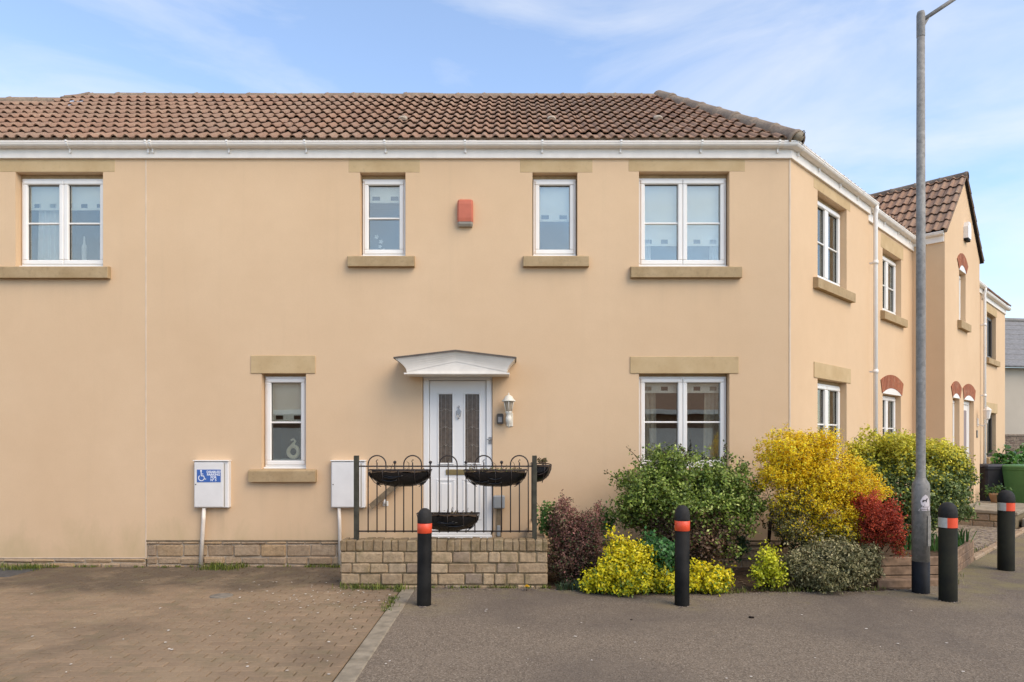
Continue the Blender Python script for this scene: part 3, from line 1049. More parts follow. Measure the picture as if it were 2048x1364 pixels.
# lintels and sills
for (p0, p1, y0, y1, out) in ((-40, 230, 344, 319.5, 0.003), (697, 840, 345, 319.5, 0.003), (1040, 1185, 345, 319.5, 0.003), (1257, 1490, 343, 319.5, 0.003), (502, 631, 747, 711, 0.012), (1260, 1477, 747, 713, 0.012)):
    lintel(house, MAIN, X0(p0), X0(p1), Z0(y0) + 0.001, Z0(y1), out)
for (p0, p1, y0, y1) in ((-3, 222, 558, 534), (697, 830, 535, 513), (1046, 1177, 535, 513), (1260, 1481, 557, 534), (500, 634, 963, 939), (1256, 1482, 962, 938)):
    sill(house, MAIN, X0(p0), X0(p1), Z0(y0), Z0(y1))
lintel(house, WING, 0.78, 2.20, wa_up[3] + 0.001, 5.24, 0.003)
lintel(house, WING, 0.78, 2.20, wa_lo[3] + 0.001, wa_lo[3] + 0.22, 0.012)
sill(house, WING, 0.76, 2.22, wa_up[2] - 0.15, wa_up[2])
sill(house, WING, 0.76, 2.22, wa_lo[2] - 0.15, wa_lo[2])

# plinths
stones(house, MAIN, -7.35, JX - 0.01, [(-0.04, 0.045), (0.045, ZL - 0.014)], 0.22, 0.42)
stones(house, MAIN, JX + 0.014, -1.86, [(-0.05, 0.022), (0.022, 0.125), (0.125, 0.285), (0.285, ZR - 0.014)], 0.20, 0.34)
stones(house, MAIN, 0.42, CORNER.x, [(-0.05, 0.09), (0.09, 0.25), (0.25, ZR - 0.014)], 0.22, 0.4)
stones(house, WING, 0.0, WA_END, [(-0.05, 0.12), (0.12, ZR - 0.014)], 0.26, 0.44)

# fascia, gutter
path = [(MAIN(-7.40, 0, 0), MAIN.n), (CORNER, mt_n), (WING(WA_END, 0, 0), WING.n)]
MB().sweep(FAS, path).build('fascia', 'upvc_dirty', house)
gpath = [(MAIN(-7.40, 0, 0), MAIN.n), (CORNER, mt_n), (WING(WA_END + 0.10, 0, 0), WING.n)]
MB().sweep(GUT, gpath).build('gutter', 'upvc_dirty', house)
for px in (-20, 132, 290, 299, 453, 609, 769, 930, 1085, 1243, 1405, 1560):
    bracket(house, MAIN, (px - 1024) / FPX * (CAM_D - 0.13))
MB().sweep(scaled(GUT, 1.05), [(MAIN((945 - 1024) / FPX * 8.58 - 0.05, 0, 0), MAIN.n), (MAIN((945 - 1024) / FPX * 8.58 + 0.05, 0, 0), MAIN.n)]).build('gutter_union', 'upvc_dirty', house)
for s in (0.14, 0.85, 1.65, 2.4):
    bracket(house, WING, s)
MB().sweep(scaled(GUT, 1.07), [(CORNER + Vector((-0.12, 0, 0)), MAIN.n), (CORNER, mt_n), (WING(0.12, 0, 0), WING.n)]).build('gutter_corner', 'upvc', house)
downpipe(house, WING, WA_END + 0.06, 5.38, 0.1, 0.085)

# roof
PITCH = R(35.3)
TZ0 = 5.45
EO = 0.10                                   # eaves overhang
upM = Vector((0, math.cos(PITCH), math.sin(PITCH)))
upW = Vector((-rr * math.cos(PITCH), rr * math.cos(PITCH), math.sin(PITCH)))
RUN = 2.78                                  # plan distance from tile edge to ridge
eM = CORNER + mt_n * EO + Vector((0, 0, TZ0))
hip_dir = Vector((-mt_n.x, -mt_n.y, 0))     # plan direction inward
ridge_pt = eM + Vector((-mt_n.x * RUN, -mt_n.y * RUN, RUN * math.tan(PITCH)))
hip_vec = (ridge_pt - eM).normalized()
hip_n = Vector((0, 0, 1)).cross(hip_vec).normalized()
if hip_n.x < 0:
    hip_n = -hip_n
VERGE_X = -7.10
n_rows = 10
LOWRUN = 2.43
mainorigin = Vector((ridge_pt.x % TW, -EO, TZ0))
slope(house, Vector((0.02, -EO, TZ0)), (1, 0, 0), upM, 40, n_rows, 290, clips=[(eM, hip_n), (Vector((VERGE_X - 0.25, 0, 0)), Vector((-1, 0, 0))), (ridge_pt + Vector((0, 0.03, 0)), Vector((0, 1, 0)))], col0=-26)
slope(house, eM + WING.u * -2.0 - WING.n * 0.05 + Vector((0, 0, -0.02)), WING.u, upW, 22, n_rows, 0, clips=[(eM + hip_n * 0.05, -hip_n), (WING(WA_END - 0.02, 0, 0), WING.u), (ridge_pt + Vector((-rr * 0.03, rr * 0.03, 0)), Vector((-rr, rr, 0)))], mass_only=True)
# mortar filler under the eaves course
MB().sweep([(EO - 0.020, TZ0 - 0.03), (EO - 0.012, TZ0 - 0.03), (EO - 0.012, TZ0 + 0.050), (EO - 0.020, TZ0 + 0.050)], [(MAIN(-7.40, 0, 0), MAIN.n), (CORNER, mt_n), (WING(WA_END, -0.05, -0.02), WING.n)]).build('eaves_filler', 'ridge', house)
# deck under the tiles and rear slopes
dk = MB()
dz = Vector((0, 0, -0.03))
rl = Vector((VERGE_X, ridge_pt.y, ridge_pt.z))
dk.add([Vector((-7.4, -EO + 0.05, TZ0)) + dz, eM + dz, ridge_pt + dz, rl + dz], [(0, 1, 2, 3)])
wr = ridge_pt + WING.u * (WA_END + 1.2)
dk.add([eM + dz, WING(WA_END, EO, TZ0) + dz, wr + dz, ridge_pt + dz], [(0, 1, 2, 3)])
dk.add([rl + dz, ridge_pt + dz, Vector((1.35, 5.5, TZ0)), Vector((-7.4, 5.5, TZ0))], [(0, 1, 2, 3)])
dk.add([ridge_pt + dz, wr + dz, wr + Vector((-2, 2, -2)), Vector((1.35, 5.5, TZ0))], [(0, 1, 2, 3)])
dk.build('roof_deck', 'deck', house, fix=False)
ridge_run(house, Vector((VERGE_X, ridge_pt.y, ridge_pt.z - 0.045)), Vector((ridge_pt.x + 0.1, ridge_pt.y, ridge_pt.z - 0.045)), 0.10)
ridge_run(house, eM + Vector((0, 0, 0.00)) + hip_vec * -0.02, ridge_pt + Vector((0, 0, -0.02)), 0.118, 0.45, 'hip_tile')
# mortar and hip iron at the foot of the hip
hm = MB()
hm.sphere(eM + Vector((0.01, -0.005, 0.05)), 0.085, 10, 6, 0.9)
hm.build('hip_mortar', 'concrete', house)
hi = MB()
q = eM + Vector((0.06, -0.06, 0.03))
hi.tube([q + Vector((-0.05, 0.05, -0.02)), q + Vector((0.0, -0.01, 0.0)), q + Vector((0.015, -0.02, 0.035)), q + Vector((0.008, -0.01, 0.065)), q + Vector((-0.008, 0, 0.06))], 0.007, 6)
hi.build('hip_iron', 'iron', house)
# vent tiles
for (px, py) in ((806, 246), (1103, 246), (1316, 245)):
    k = (HOR - py) / FPX
    # intersection with tile plane: z = TZ0 + (Y+EO) tan
    Yv = (CAM_H + k * CAM_D - TZ0 - EO * math.tan(PITCH)) / (math.tan(PITCH) - k)
    c = Vector(((px - 1024) / FPX * (CAM_D + Yv), Yv, TZ0 + (Yv + EO) * math.tan(PITCH)))
    nn = Vector((0, -math.sin(PITCH), math.cos(PITCH)))
    vm = MB()
    rings = []
    for (s, wv, hv) in ((-0.04, 0.058, 0.040), (0.02, 0.066, 0.048), (0.10, 0.056, 0.035), (0.18, 0.04, 0.015)):
        rings.append([c + upM * s + Vector((wv * math.cos(a), 0, 0)) + nn * (0.045 + hv * max(0, math.sin(a))) for a in [math.pi * i / 8 for i in range(9)]])
    vm.loft(rings, True, True, True)
    vm.build('vent_tile', 'vent', house)

# front door ----------------------------------------------------------
dh = holes_main['door']
room(house, MAIN, dh[0], dh[1], dh[2] + 0.5, dh[3], 1.4)
dz0, dz1 = dh[2], dh[3]
da0, da1 = dh[0], dh[1]
fr = MB()
fr.box(da0 + 0.004, da1 - 0.004, -0.10, -0.02, dz1 - 0.075, dz1 - 0.002, MAIN, 0.008)
fr.box(da0 + 0.004, da0 + 0.082, -0.099, -0.021, dz0 + 0.09, dz1 - 0.075, MAIN, 0.008)
fr.box(da1 - 0.082, da1 - 0.004, -0.099, -0.021, dz0 + 0.09, dz1 - 0.075, MAIN, 0.008)
fr.box(da0 + 0.004, da1 - 0.004, -0.10, 0.03, dz0 + 0.002, dz0 + 0.045, MAIN, 0.008)
fr.box(da0 + 0.02, da1 - 0.02, -0.10, 0.005, dz0 + 0.045, dz0 + 0.089, MAIN, 0.008)
door_frame = fr.build('door_frame', 'door', house)
g1 = (X0(877), X0(904), Z0(926), Z0(788))
g2 = (X0(930), X0(958), Z0(926), Z0(788))
L0, L1, LZ0, LZ1 = da0 + 0.088, da1 - 0.088, dz0 + 0.095, dz1 - 0.082
dm = MB()
wall_mesh(dm, Frame(MAIN(0, -0.045, 0), MAIN.u, MAIN.n), L0, L1, LZ0, LZ1, [g1, g2], 0.03)
dm.add([MAIN(L0, -0.045, LZ0), MAIN(L0, -0.045, LZ1), MAIN(L0, -0.09, LZ1), MAIN(L0, -0.09, LZ0)], [(0, 1, 2, 3)])
dm.add([MAIN(L1, -0.045, LZ0), MAIN(L1, -0.045, LZ1), MAIN(L1, -0.09, LZ1), MAIN(L1, -0.09, LZ0)], [(0, 1, 2, 3)])
door = dm.build('front_door', 'door', house, fix=False)
for g in (g1, g2):
    mo = MB()
    ring(mo, MAIN, g[0] - 0.022, g[1] + 0.022, g[2] - 0.022, g[3] + 0.022, 0.022, -0.05, -0.033, 0.007)
    mo.build('glass_moulding', 'door', door)
    MB().box(g[0], g[1], -0.062, -0.056, g[2], g[3], MAIN).build('pane', 'door_glass', door)
    ld = MB()
    m = (g[0] + g[1]) / 2
    H = g[3] - g[2]
    ld.box(m - 0.0018, m + 0.0018, -0.0555, -0.052, g[2], g[3], MAIN)
    for e in (0.035, ):
        ld.box(g[0] + 0.028, g[0] + 0.032, -0.0555, -0.053, g[2], g[3], MAIN)
        ld.box(g[1] - 0.032, g[1] - 0.028, -0.0555, -0.053, g[2], g[3], MAIN)
    for fz in (0.24, 0.5, 0.76):
        z = g[2] + H * fz
        ld.tube([MAIN(g[0], -0.053, z), MAIN(m - 0.05, -0.053, z), MAIN(m, -0.053, z + 0.035), MAIN(m + 0.05, -0.053, z), MAIN(g[1], -0.053, z)], 0.0022, 5)
        ld.sphere(MAIN(m, -0.052, z + 0.012), 0.011, 8, 5)
    ld.build('leading', 'lead', door)
for (a0, a1) in ((X0(872), X0(910)), (X0(925), X0(963))):
    pm_ = MB()
    ring(pm_, MAIN, a0, a1, LZ0 + 0.14, Z0(958), 0.03, -0.05, -0.036, 0.008)
    pm_.box(a0 + 0.06, a1 - 0.06, -0.05, -0.037, LZ0 + 0.20, Z0(958) - 0.06, MAIN, 0.008)
    pm_.build('door_panel', 'door', door)
lb = MB()
lb.box(X0(891), X0(940), -0.047, -0.030, Z0(950), Z0(939), MAIN, 0.006)
lb.box(X0(895), X0(936), -0.032, -0.026, Z0(948), Z0(941), MAIN, 0.003)
lb.build('letter_plate', 'brass', door)
kn = MB()
kc = (X0(917), Z0(823))
kn.prism([(kc[0] - 0.036, kc[1]), (kc[0], kc[1] - 0.05), (kc[0] + 0.036, kc[1]), (kc[0], kc[1] + 0.05)], -0.046, -0.028, MAIN)
kn.sphere(MAIN(kc[0], -0.03, kc[1] + 0.065), 0.014, 8, 5)
kn.tube([MAIN(kc[0] - 0.026, -0.022, kc[1] - 0.02), MAIN(kc[0] - 0.018, -0.018, kc[1] - 0.06), MAIN(kc[0], -0.016, kc[1] - 0.078), MAIN(kc[0] + 0.018, -0.018, kc[1] - 0.06), MAIN(kc[0] + 0.026, -0.022, kc[1] - 0.02)], 0.007, 6)
kn.sphere(MAIN(kc[0], -0.018, kc[1] - 0.082), 0.014, 8, 5)
kn.build('knocker', 'chrome', door)
hd = MB()
hd.box(X0(977), X0(983), -0.022, -0.008, Z0(888), Z0(874), MAIN, 0.005)
hd.tube([MAIN(X0(981), -0.01, Z0(879)), MAIN(X0(981), 0.03, Z0(879)), MAIN(X0(974), 0.035, Z0(879))], 0.008, 6)
hd.build('door_handle', 'chrome', door_frame)

# canopy
can = thing('door_canopy', MAIN(X0(912), 0, Z0(748)), 'white moulded door canopy with shallow pediment over the front door', 'canopy')
DC = 0.42
kf = (CAM_D - DC) / FPX
def CA(px): return (px - 1024) * kf
def CZ(py): return CAM_H + (HOR - py) * kf
ax = CA(911)
# nested outlines from the soffit up to the roof edge
def outline(hw, zb, zt, za):
    return [(ax - hw, zb), (ax + hw, zb), (ax + hw, zt), (ax, za), (ax - hw, zt)]
body = MB()
body.prism([(CA(812), CZ(747)), (CA(1013), CZ(747)), (CA(1013), CZ(742)), (ax, CZ(719)), (CA(812), CZ(742))], 0.0, DC - 0.06, MAIN)
body.build('tympanum', 'canopy', can)
base = MB()
base.prism([(CA(807), CZ(747.5)), (CA(1018), CZ(747.5)), (CA(1019), CZ(744.5)), (CA(806), CZ(744.5))], 0.0, DC - 0.045, MAIN)
base.build('base_strip', 'canopy', can)
# cove: lofted strip following the pediment, flaring outward towards the roof
cv = MB()
N = 7
rings = []
for i in range(N):
    f = i / (N - 1)
    e = 1 - math.cos(f * math.pi / 2)      # slow start, flares late
    hw_l, hw_r = CA(812) + (CA(789) - CA(812)) * e, CA(1014) + (CA(1031) - CA(1014)) * e
    b = (DC - 0.055) + 0.055 * e
    zt_l = CZ(743) + (CZ(716.5) - CZ(743)) * f
    za = CZ(722) + (CZ(702.5) - CZ(722)) * f
    rings.append([MAIN(hw_l, 0.0, zt_l), MAIN(hw_l, b, zt_l), MAIN(ax, b, za), MAIN(hw_r, b, zt_l), MAIN(hw_r, 0.0, zt_l)])
cv.loft(rings, False, False, False)
cv.build('cornice', 'canopy', can, fix=False)
rf = MB()
rf.prism([(CA(787), CZ(717)), (ax, CZ(703)), (CA(1033), CZ(717)), (CA(1033), CZ(714)), (ax, CZ(699.5)), (CA(787), CZ(714))], 0.0, DC + 0.012, MAIN)
rf.build('canopy_roof', 'lead_roof', can)

# ------------------------------------------------------------------ neighbour to the left (only its roof edge shows)
nb = thing('terraced_house', (-9.5, 0, 0), 'neighbouring peach house whose lower tiled roof edge shows at the far left', 'house')
nbw = MB()
nbw.add([(-12.5, 0.002, -0.1), (-7.352, 0.002, -0.1), (-7.352, 0.002, 5.30), (-12.5, 0.002, 5.30)], [(0, 1, 2, 3)])
nbw.add([(-12.5, 0.002, -0.1), (-12.5, 5, -0.1), (-12.5, 5, 5.3), (-12.5, 0.002, 5.3)], [(0, 1, 2, 3)])
nbw.build('wall', 'render', nb, fix=False)
MB().sweep(FAS, [(MAIN(-12.5, 0, 0), MAIN.n), (MAIN(-7.41, 0, 0), MAIN.n)]).build('fascia', 'upvc_dirty', nb)
MB().sweep(GUT, [(MAIN(-12.5, 0, 0), MAIN.n), (MAIN(-7.41, 0, 0), MAIN.n)]).build('gutter', 'upvc_dirty', nb)
lowy, lowz = -EO + LOWRUN, TZ0 + LOWRUN * math.tan(PITCH)
slope(nb, Vector((0.02, -EO, TZ0)), (1, 0, 0), upM, 17, 8, 120, clips=[(Vector((VERGE_X - 0.25, 0, 0)), Vector((1, 0, 0))), (Vector((0, lowy + 0.03, 0)), Vector((0, 1, 0)))], col0=-41)
dk = MB()
dk.add([Vector((-12.5, -0.05, TZ0 - 0.03)), Vector((-7.4, -0.05, TZ0 - 0.03)), Vector((-7.3, lowy, lowz - 0.03)), Vector((-12.5, lowy, lowz - 0.03))], [(0, 1, 2, 3)])
dk.add([Vector((-12.5, 5, TZ0 - 0.03)), Vector((-7.4, 5, TZ0 - 0.03)), Vector((-7.3, lowy, lowz - 0.03)), Vector((-12.5, lowy, lowz - 0.03))], [(0, 1, 2, 3)])
dk.build('roof_deck', 'deck', nb, fix=False)
ridge_run(nb, Vector((-12.5, lowy, lowz - 0.045)), Vector((VERGE_X - 0.27, lowy, lowz - 0.045)), 0.10)
# mortared verge of the taller roof
vg = MB()
vg.tube([Vector((VERGE_X - 0.27, lowy, lowz + 0.04)), Vector((VERGE_X - 0.16, lowy + 0.16, lowz + 0.15)), Vector((VERGE_X - 0.02, ridge_pt.y, ridge_pt.z + 0.05))], 0.035, 6)
vg.build('verge', 'ridge', house)

# ------------------------------------------------------------------ gabled house on the wing
gh = thing('terraced_house', WING(6.5, 0, 0), 'peach house with a projecting tiled gable and red brick window arches', 'house')
WB = Frame(WING(0, -0.12, 0), WING.u, WING.n)
GS = 5.95
GPROJ = 0.42
GF = Frame(WING(GS, GPROJ, 0), WING.u, WING.n)      # gable front, t = 0 .. 3
GW = 3.0
ub = (4.16, 5.24, 3.87, 4.97)
lbw = (4.16, 5.22, 1.25, 2.44)
gm = MB()
wall_mesh(gm, WB, WA_END, GS, 0.1, ZT, [ub, lbw])
gm.add([GF(0, -GPROJ - 0.12, 0.0), GF(0, 0, 0.0), GF(0, 0, 5.56), GF(0, -GPROJ - 0.12, 5.56)], [(0, 1, 2, 3)])
gm.add([GF(GW, -GPROJ - 0.12, 0.0), GF(GW, 0, 0.0), GF(GW, 0, 5.56), GF(GW, -GPROJ - 0.12, 5.56)], [(0, 1, 2, 3)])
gu = (1.12, 1.68, 4.0, 5.02)
gl = (0.60, 1.16, 0.9, 2.45)
gd = (1.52, 2.44, 0.32, 2.45)
wall_mesh(gm, GF, 0, GW, 0.0, 5.55, [gu, gl, gd])
gm.add([GF(0, 0, 5.55), GF(GW, 0, 5.55), GF(GW / 2, 0, 6.98)], [(0, 1, 2)])
GE = 11.45
wall_mesh(gm, WING, GS + GW, GE, 0.0, 5.25, [])
gm.add([WING(GE, 0, 0), WING(GE, -4, 0), WING(GE, -4, 5.25), WING(GE, 0, 5.25)], [(0, 1, 2, 3)])
gm.build('wall', 'render', gh, fix=False)
window(gh, WB, *ub, n=2, bar=True); room(gh, WB, *ub)
window(gh, WB, *lbw, n=2, bar=True, head=0.02); room(gh, WB, *lbw)
window(gh, GF, *gu, n=1, bar=False, head=0.02); room(gh, GF, *gu)
window(gh, GF, *gl, n=1, bar=False, head=0.02); room(gh, GF, *gl)
sill(gh, WB, 4.04, 5.38, ub[2] - 0.15, ub[2]); sill(gh, WB, 4.04, 5.36, lbw[2] - 0.15, lbw[2])
sill(gh, GF, 0.98, 1.82, gu[2] - 0.16, gu[2])
lintel(gh, WB, 4.06, 5.36, ub[3] + 0.001, 5.22, 0.004)
def arch(h, F, a0, a1, zs, rise, thick=0.24, n=None):
    w = a1 - a0
    rad = (w * w / 4 + rise * rise) / (2 * rise)
    cz = zs + rise - rad
    cx = (a0 + a1) / 2
    half = math.asin(min(1, (w / 2) / rad))
    n = n or max(6, int(w / 0.075))
    mb = MB()
    for i in range(n):
        t0, t1 = -half + 2 * half * i / n + 0.006 / rad, -half + 2 * half * (i + 1) / n - 0.006 / rad
        vs = []
        for b in (0.0015, 0.014):
            for (t, r_) in ((t0, rad), (t1, rad), (t1, rad + thick), (t0, rad + thick)):
                vs.append(F(cx + r_ * math.sin(t), b, cz + r_ * math.cos(t)))
        mb.add(vs, [(0, 1, 2, 3), (7, 6, 5, 4), (0, 4, 5, 1), (1, 5, 6, 2), (2, 6, 7, 3), (3, 7, 4, 0)])
    mt_ = MB()
    k = 10
    vs = [F(cx + r_ * math.sin(-half + 2 * half * i / k), 0.003, cz + r_ * math.cos(-half + 2 * half * i / k)) for r_ in (rad + 0.003, rad + thick - 0.003) for i in range(k + 1)]
    mt_.add(vs, [(i, i + 1, k + 2 + i, k + 1 + i) for i in range(k)])
    tag(mb.build('brick_arch', 'arch', h), kind='stuff')
    mt_.build('arch_mortar', 'mortar', h, fix=False)
    seg = MB()
    pts = [(a0, zs)] + [(a0 + w * i / 8, cz + math.sqrt(max(0, rad * rad - (a0 + w * i / 8 - cx) ** 2))) for i in range(1, 8)] + [(a1, zs)]
    seg.prism(pts, 0.0, 0.008, F)
    seg.build('arch_infill', 'upvc', h)
arch(gh, WB, 4.12, 5.26, lbw[3] + 0.004, 0.11)
arch(gh, GF, 1.10, 1.70, gu[3] + 0.004, 0.12)
arch(gh, GF, 0.58, 1.18, gl[3] + 0.004, 0.09)
arch(gh, GF, 1.50, 2.46, gd[3] + 0.004, 0.10)
# door
gdo = MB()
ring(gdo, GF, gd[0] + 0.01, gd[1] - 0.01, gd[2] + 0.01, gd[3] - 0.01, 0.07, -0.14, -0.08, 0.008)
gdf = gdo.build('door_frame', 'upvc', gh)
gdl = MB()
gdl.box(gd[0] + 0.085, gd[1] - 0.085, -0.135, -0.095, gd[2] + 0.085, gd[3] - 0.085, GF, 0.006)
gdl = gdl.build('front_door', 'upvc', gh)
MB().box(gd[0] + 0.22, gd[1] - 0.22, -0.094, -0.090, gd[2] + 1.0, gd[3] - 0.2, GF).build('pane', 'print_grey', gdl)
MB().tube([GF(gd[1] - 0.15, -0.095, 1.35), GF(gd[1] - 0.15, -0.04, 1.35), GF(gd[1] - 0.28, -0.04, 1.35)], 0.011, 6).build('door_handle', 'chrome', gdl)
room(gh, GF, *gd)
# fascia, gutter
MB().sweep(FAS, [(WB(WA_END - 0.05, 0.0, 0.0), WB.n), (WB(GS, 0, 0.0), WB.n)]).build('fascia', 'upvc_dirty', gh)
MB().sweep(GUT, [(WB(WA_END + 0.02, 0.0, 0.03), WB.n), (WB(GS - 0.02, 0, 0.03), WB.n)]).build('gutter', 'upvc_dirty', gh)
for s in (3.35, 4.1, 4.9, 5.6):
    bracket(gh, WB, s, 0.03)
SL = Frame(GF(0, 0, 0), WING.n, -WING.u)      # left cheek of the gable: a along outward normal
fas2 = [(b, z + 0.085) for b, z in FAS]
gut2 = [(b, z + 0.085) for b, z in GUT]
MB().sweep(fas2, [(SL(-GPROJ - 0.1, 0, 0), SL.n), (SL(-0.01, 0, 0), SL.n)]).build('fascia', 'upvc_dirty', gh)
MB().sweep(gut2, [(SL(-GPROJ - 0.2, 0, 0), SL.n), (SL(0.0, 0, 0), SL.n)]).build('gutter', 'upvc_dirty', gh)
# gable roof
gp_ = math.atan2(6.98 - 5.52, GW / 2 + 0.10)
upL = Vector((WING.u.x * math.cos(gp_), WING.u.y * math.cos(gp_), math.sin(gp_)))
upR = Vector((-WING.u.x * math.cos(gp_), -WING.u.y * math.cos(gp_), math.sin(gp_)))
apex = GF(GW / 2, 0.0, 7.02)
slope(gh, GF(-0.10, 0.07, 5.52), -WING.n, upL, 11, 7, 80, clips=[(apex, WING.u), (GF(0, 0.075, 0), WING.n)])
slope(gh, GF(GW + 0.10, 0.07, 5.52), -WING.n, upR, 11, 7, 0, clips=[(apex, -WING.u)], mass_only=True)
ridge_run(gh, GF(GW / 2, 0.08, 6.96), GF(GW / 2, -3.1, 6.96), 0.095, 0.44)
dk = MB()
for sa, a in ((1, -0.08), (-1, GW + 0.08)):
    dk.add([GF(a, 0.05, 5.49), GF(a, -3.2, 5.49), GF(GW / 2, -3.2, 6.96), GF(GW / 2, 0.05, 6.96)], [(0, 1, 2, 3)])
wtop = 5.44 + 3.0 * math.tan(PITCH)
dk.add([WB(WA_END, 0.05, 5.44), WB(GE, 0.05, 5.44), WB(GE, -2.95, wtop), WB(WA_END, -2.95, wtop)], [(0, 1, 2, 3)])
dk.build('roof_deck', 'deck', gh, fix=False)
slope(gh, WB(WA_END, 0.10, TZ0), WING.u, upW, 28, 9, 0, mass_only=True, clips=[(WING(GE, 0, 0), WING.u), ])
for sa, a0_, sgn in ((0, -0.10, 1), (1, GW + 0.10, -1)):
    vm = MB()
    p0, p1 = GF(a0_, 0.0, 5.50), GF(GW / 2, 0.0, 6.97)
    vm.add([p0 + WING.n * b + Vector((0, 0, dz_)) for b in (0.002, 0.062) for dz_ in (-0.005, 0.035)] + [p1 + WING.n * b + Vector((0, 0, dz_)) for b in (0.002, 0.062) for dz_ in (-0.005, 0.035)],
           [(0, 1, 3, 2), (4, 6, 7, 5), (0, 4, 5, 1), (2, 3, 7, 6), (0, 2, 6, 4), (1, 5, 7, 3)])
    vm.build('verge', 'ridge', gh)
MB().sweep(FAS, [(WING(GS + GW, 0, 0), WING.n), (WING(GE, 0, 0), WING.n)]).build('fascia', 'upvc_dirty', gh)
MB().sweep(GUT, [(WING(GS + GW, 0, 0), WING.n), (WING(GE - 0.02, 0, 0), WING.n)]).build('gutter', 'upvc_dirty', gh)
downpipe(gh, WING, GE - 0.08, 5.38, 0.1, 0.085)
stones(gh, WB, WA_END, GS, [(-0.05, 0.05), (0.05, 0.1)], 0.3, 0.5)

# white alarm box on the gable
al = thing('alarm_box', GF(1.62, 0, 5.85), 'white alarm box high on the projecting gable', 'alarm')
MB().prism([(1.49, 5.72), (1.75, 5.72), (1.75, 5.95), (1.70, 6.05), (1.54, 6.05), (1.49, 5.95)], 0.0, 0.085, GF).build('cover', 'upvc', al)
MB().box(1.50, 1.74, 0.004, 0.075, 5.675, 5.719, GF, 0.008).build('sounder', 'bollard', al)
# wall lamp by that door
wl_ = thing('wall_lantern', GF(2.76, 0, 2.05), 'pale swan neck wall lantern beside the gabled house door', 'lantern')
MB().box(2.72, 2.80, 0.0, 0.02, 1.92, 2.10, GF, 0.008).build('back_plate', 'white_pipe', wl_)
MB().tube([GF(2.76, 0.01, 1.97), GF(2.76, 0.10, 1.93), GF(2.76, 0.18, 2.0), GF(2.76, 0.18, 2.07)], 0.014, 6).build('arm', 'white_pipe', wl_)
MB().lathe([(0.03, 0), (0.045, 0.02), (0.075, 0.18), (0.078, 0.19)], GF(2.76, 0.18, 2.07), 8, False).build('lamp_glass', 'upvc_dirty', wl_)
MB().lathe([(0.09, 0), (0.05, 0.05), (0.012, 0.075), (0.012, 0.10)], GF(2.76, 0.18, 2.262), 8, False).build('lamp_cap', 'white_pipe', wl_)
np_ = MB().box(2.66, 2.78, 0.0, 0.012, 1.68, 1.84, GF, 0.004).build('number_plate', 'dark_frame', None, GF(2.72, 0, 1.76))
tag(np_, 'small dark house number plate below the wall lantern', 'plate')
nr = MB().box(2.70, 2.74, 0.0125, 0.0145, 1.73, 1.79, GF).build('number', 'alarm_base', np_)

# ------------------------------------------------------------------ end house with dark windows
eh = thing('terraced_house', WING(13, 0, 0), 'cream end house with dark brown window frames', 'house')
EE = 14.55
EF = WING
eu = (12.12, 13.28, 3.74, 4.92)
el = (12.12, 13.28, 1.18, 2.34)
em = MB()
wall_mesh(em, EF, GE + 0.002, EE, 0.0, 5.15, [eu, el])
em.add([EF(EE, 0, 0), EF(EE, -5, 0), EF(EE, -5, 5.15), EF(EE, 0, 5.15)], [(0, 1, 2, 3)])
em.build('wall', 'render', eh, fix=False)
for h in (eu, el):
    window(eh, EF, *h, n=2, bar=False, mat='dark_frame'); room(eh, EF, *h)
    sill(eh, EF, 11.98, 13.42, h[2] - 0.15, h[2])
lintel(eh, EF, 11.98, 13.42, el[3] + 0.002, el[3] + 0.26, 0.012)
lintel(eh, EF, 11.98, 13.42, eu[3] + 0.002, 5.13, 0.004)
f3 = [(b, z - 0.10) for b, z in FAS]; g3 = [(b, z - 0.10) for b, z in GUT]
MB().sweep(f3, [(EF(GE + 0.01, 0, 0), EF.n), (EF(EE, 0, 0), EF.n)]).build('fascia', 'upvc_dirty', eh)
MB().sweep(g3, [(EF(GE + 0.04, 0, 0), EF.n), (EF(EE + 0.15, 0, 0), EF.n)]).build('gutter', 'upvc_dirty', eh)
slope(eh, EF(GE, 0.10, TZ0 - 0.10), WING.u, upW, 11, 9, 0, mass_only=True, clips=[(EF(EE + 0.15, 0, 0), WING.u)])
dk = MB()
dk.add([EF(GE, 0.05, 5.33), EF(EE + 0.1, 0.05, 5.33), EF(EE + 0.1, -2.95, wtop - 0.1), EF(GE, -2.95, wtop - 0.1)], [(0, 1, 2, 3)])
dk.build('roof_deck', 'deck', eh, fix=False)

# ------------------------------------------------------------------ far background on the right
bh = thing('far_house', (24, 22.5, 0), 'distant pale house with grey slate roof at the right edge', 'house')
BF = Frame((20.5, 21.5, 0), (1, 0.15, 0), (0.15, -1, 0))
bm_ = MB()
bm_.box(0, 9, -8, 0, 0, 4.9, BF)
bm_.build('wall', 'cream_far', bh)
for r in range(9):
    y0, y1 = r * 0.55, r * 0.55 + 0.60
    mb = MB()
    tz_ = 0.60
    mb.add([BF(-0.3, 0.3 - y0, 4.95 + y0 * tz_ + 0.03), BF(9.3, 0.3 - y0, 4.95 + y0 * tz_ + 0.03), BF(9.3, 0.3 - y1, 4.95 + y1 * tz_), BF(-0.3, 0.3 - y1, 4.95 + y1 * tz_),
            BF(-0.3, 0.3 - y0, 4.95 + y0 * tz_), BF(9.3, 0.3 - y0, 4.95 + y0 * tz_)], [(0, 1, 2, 3), (4, 5, 1, 0)])
    mb.build('slate_course', 'slate', bh, fix=False)
MB().tube([BF(-0.3, -4.7, 8.0), BF(9.3, -4.7, 8.0)], 0.12, 8).build('ridge', 'slate', bh)
MB().tube([BF(-0.3, 0.38, 4.92), BF(9.3, 0.38, 4.92)], 0.06, 8).build('gutter', 'slate', bh)
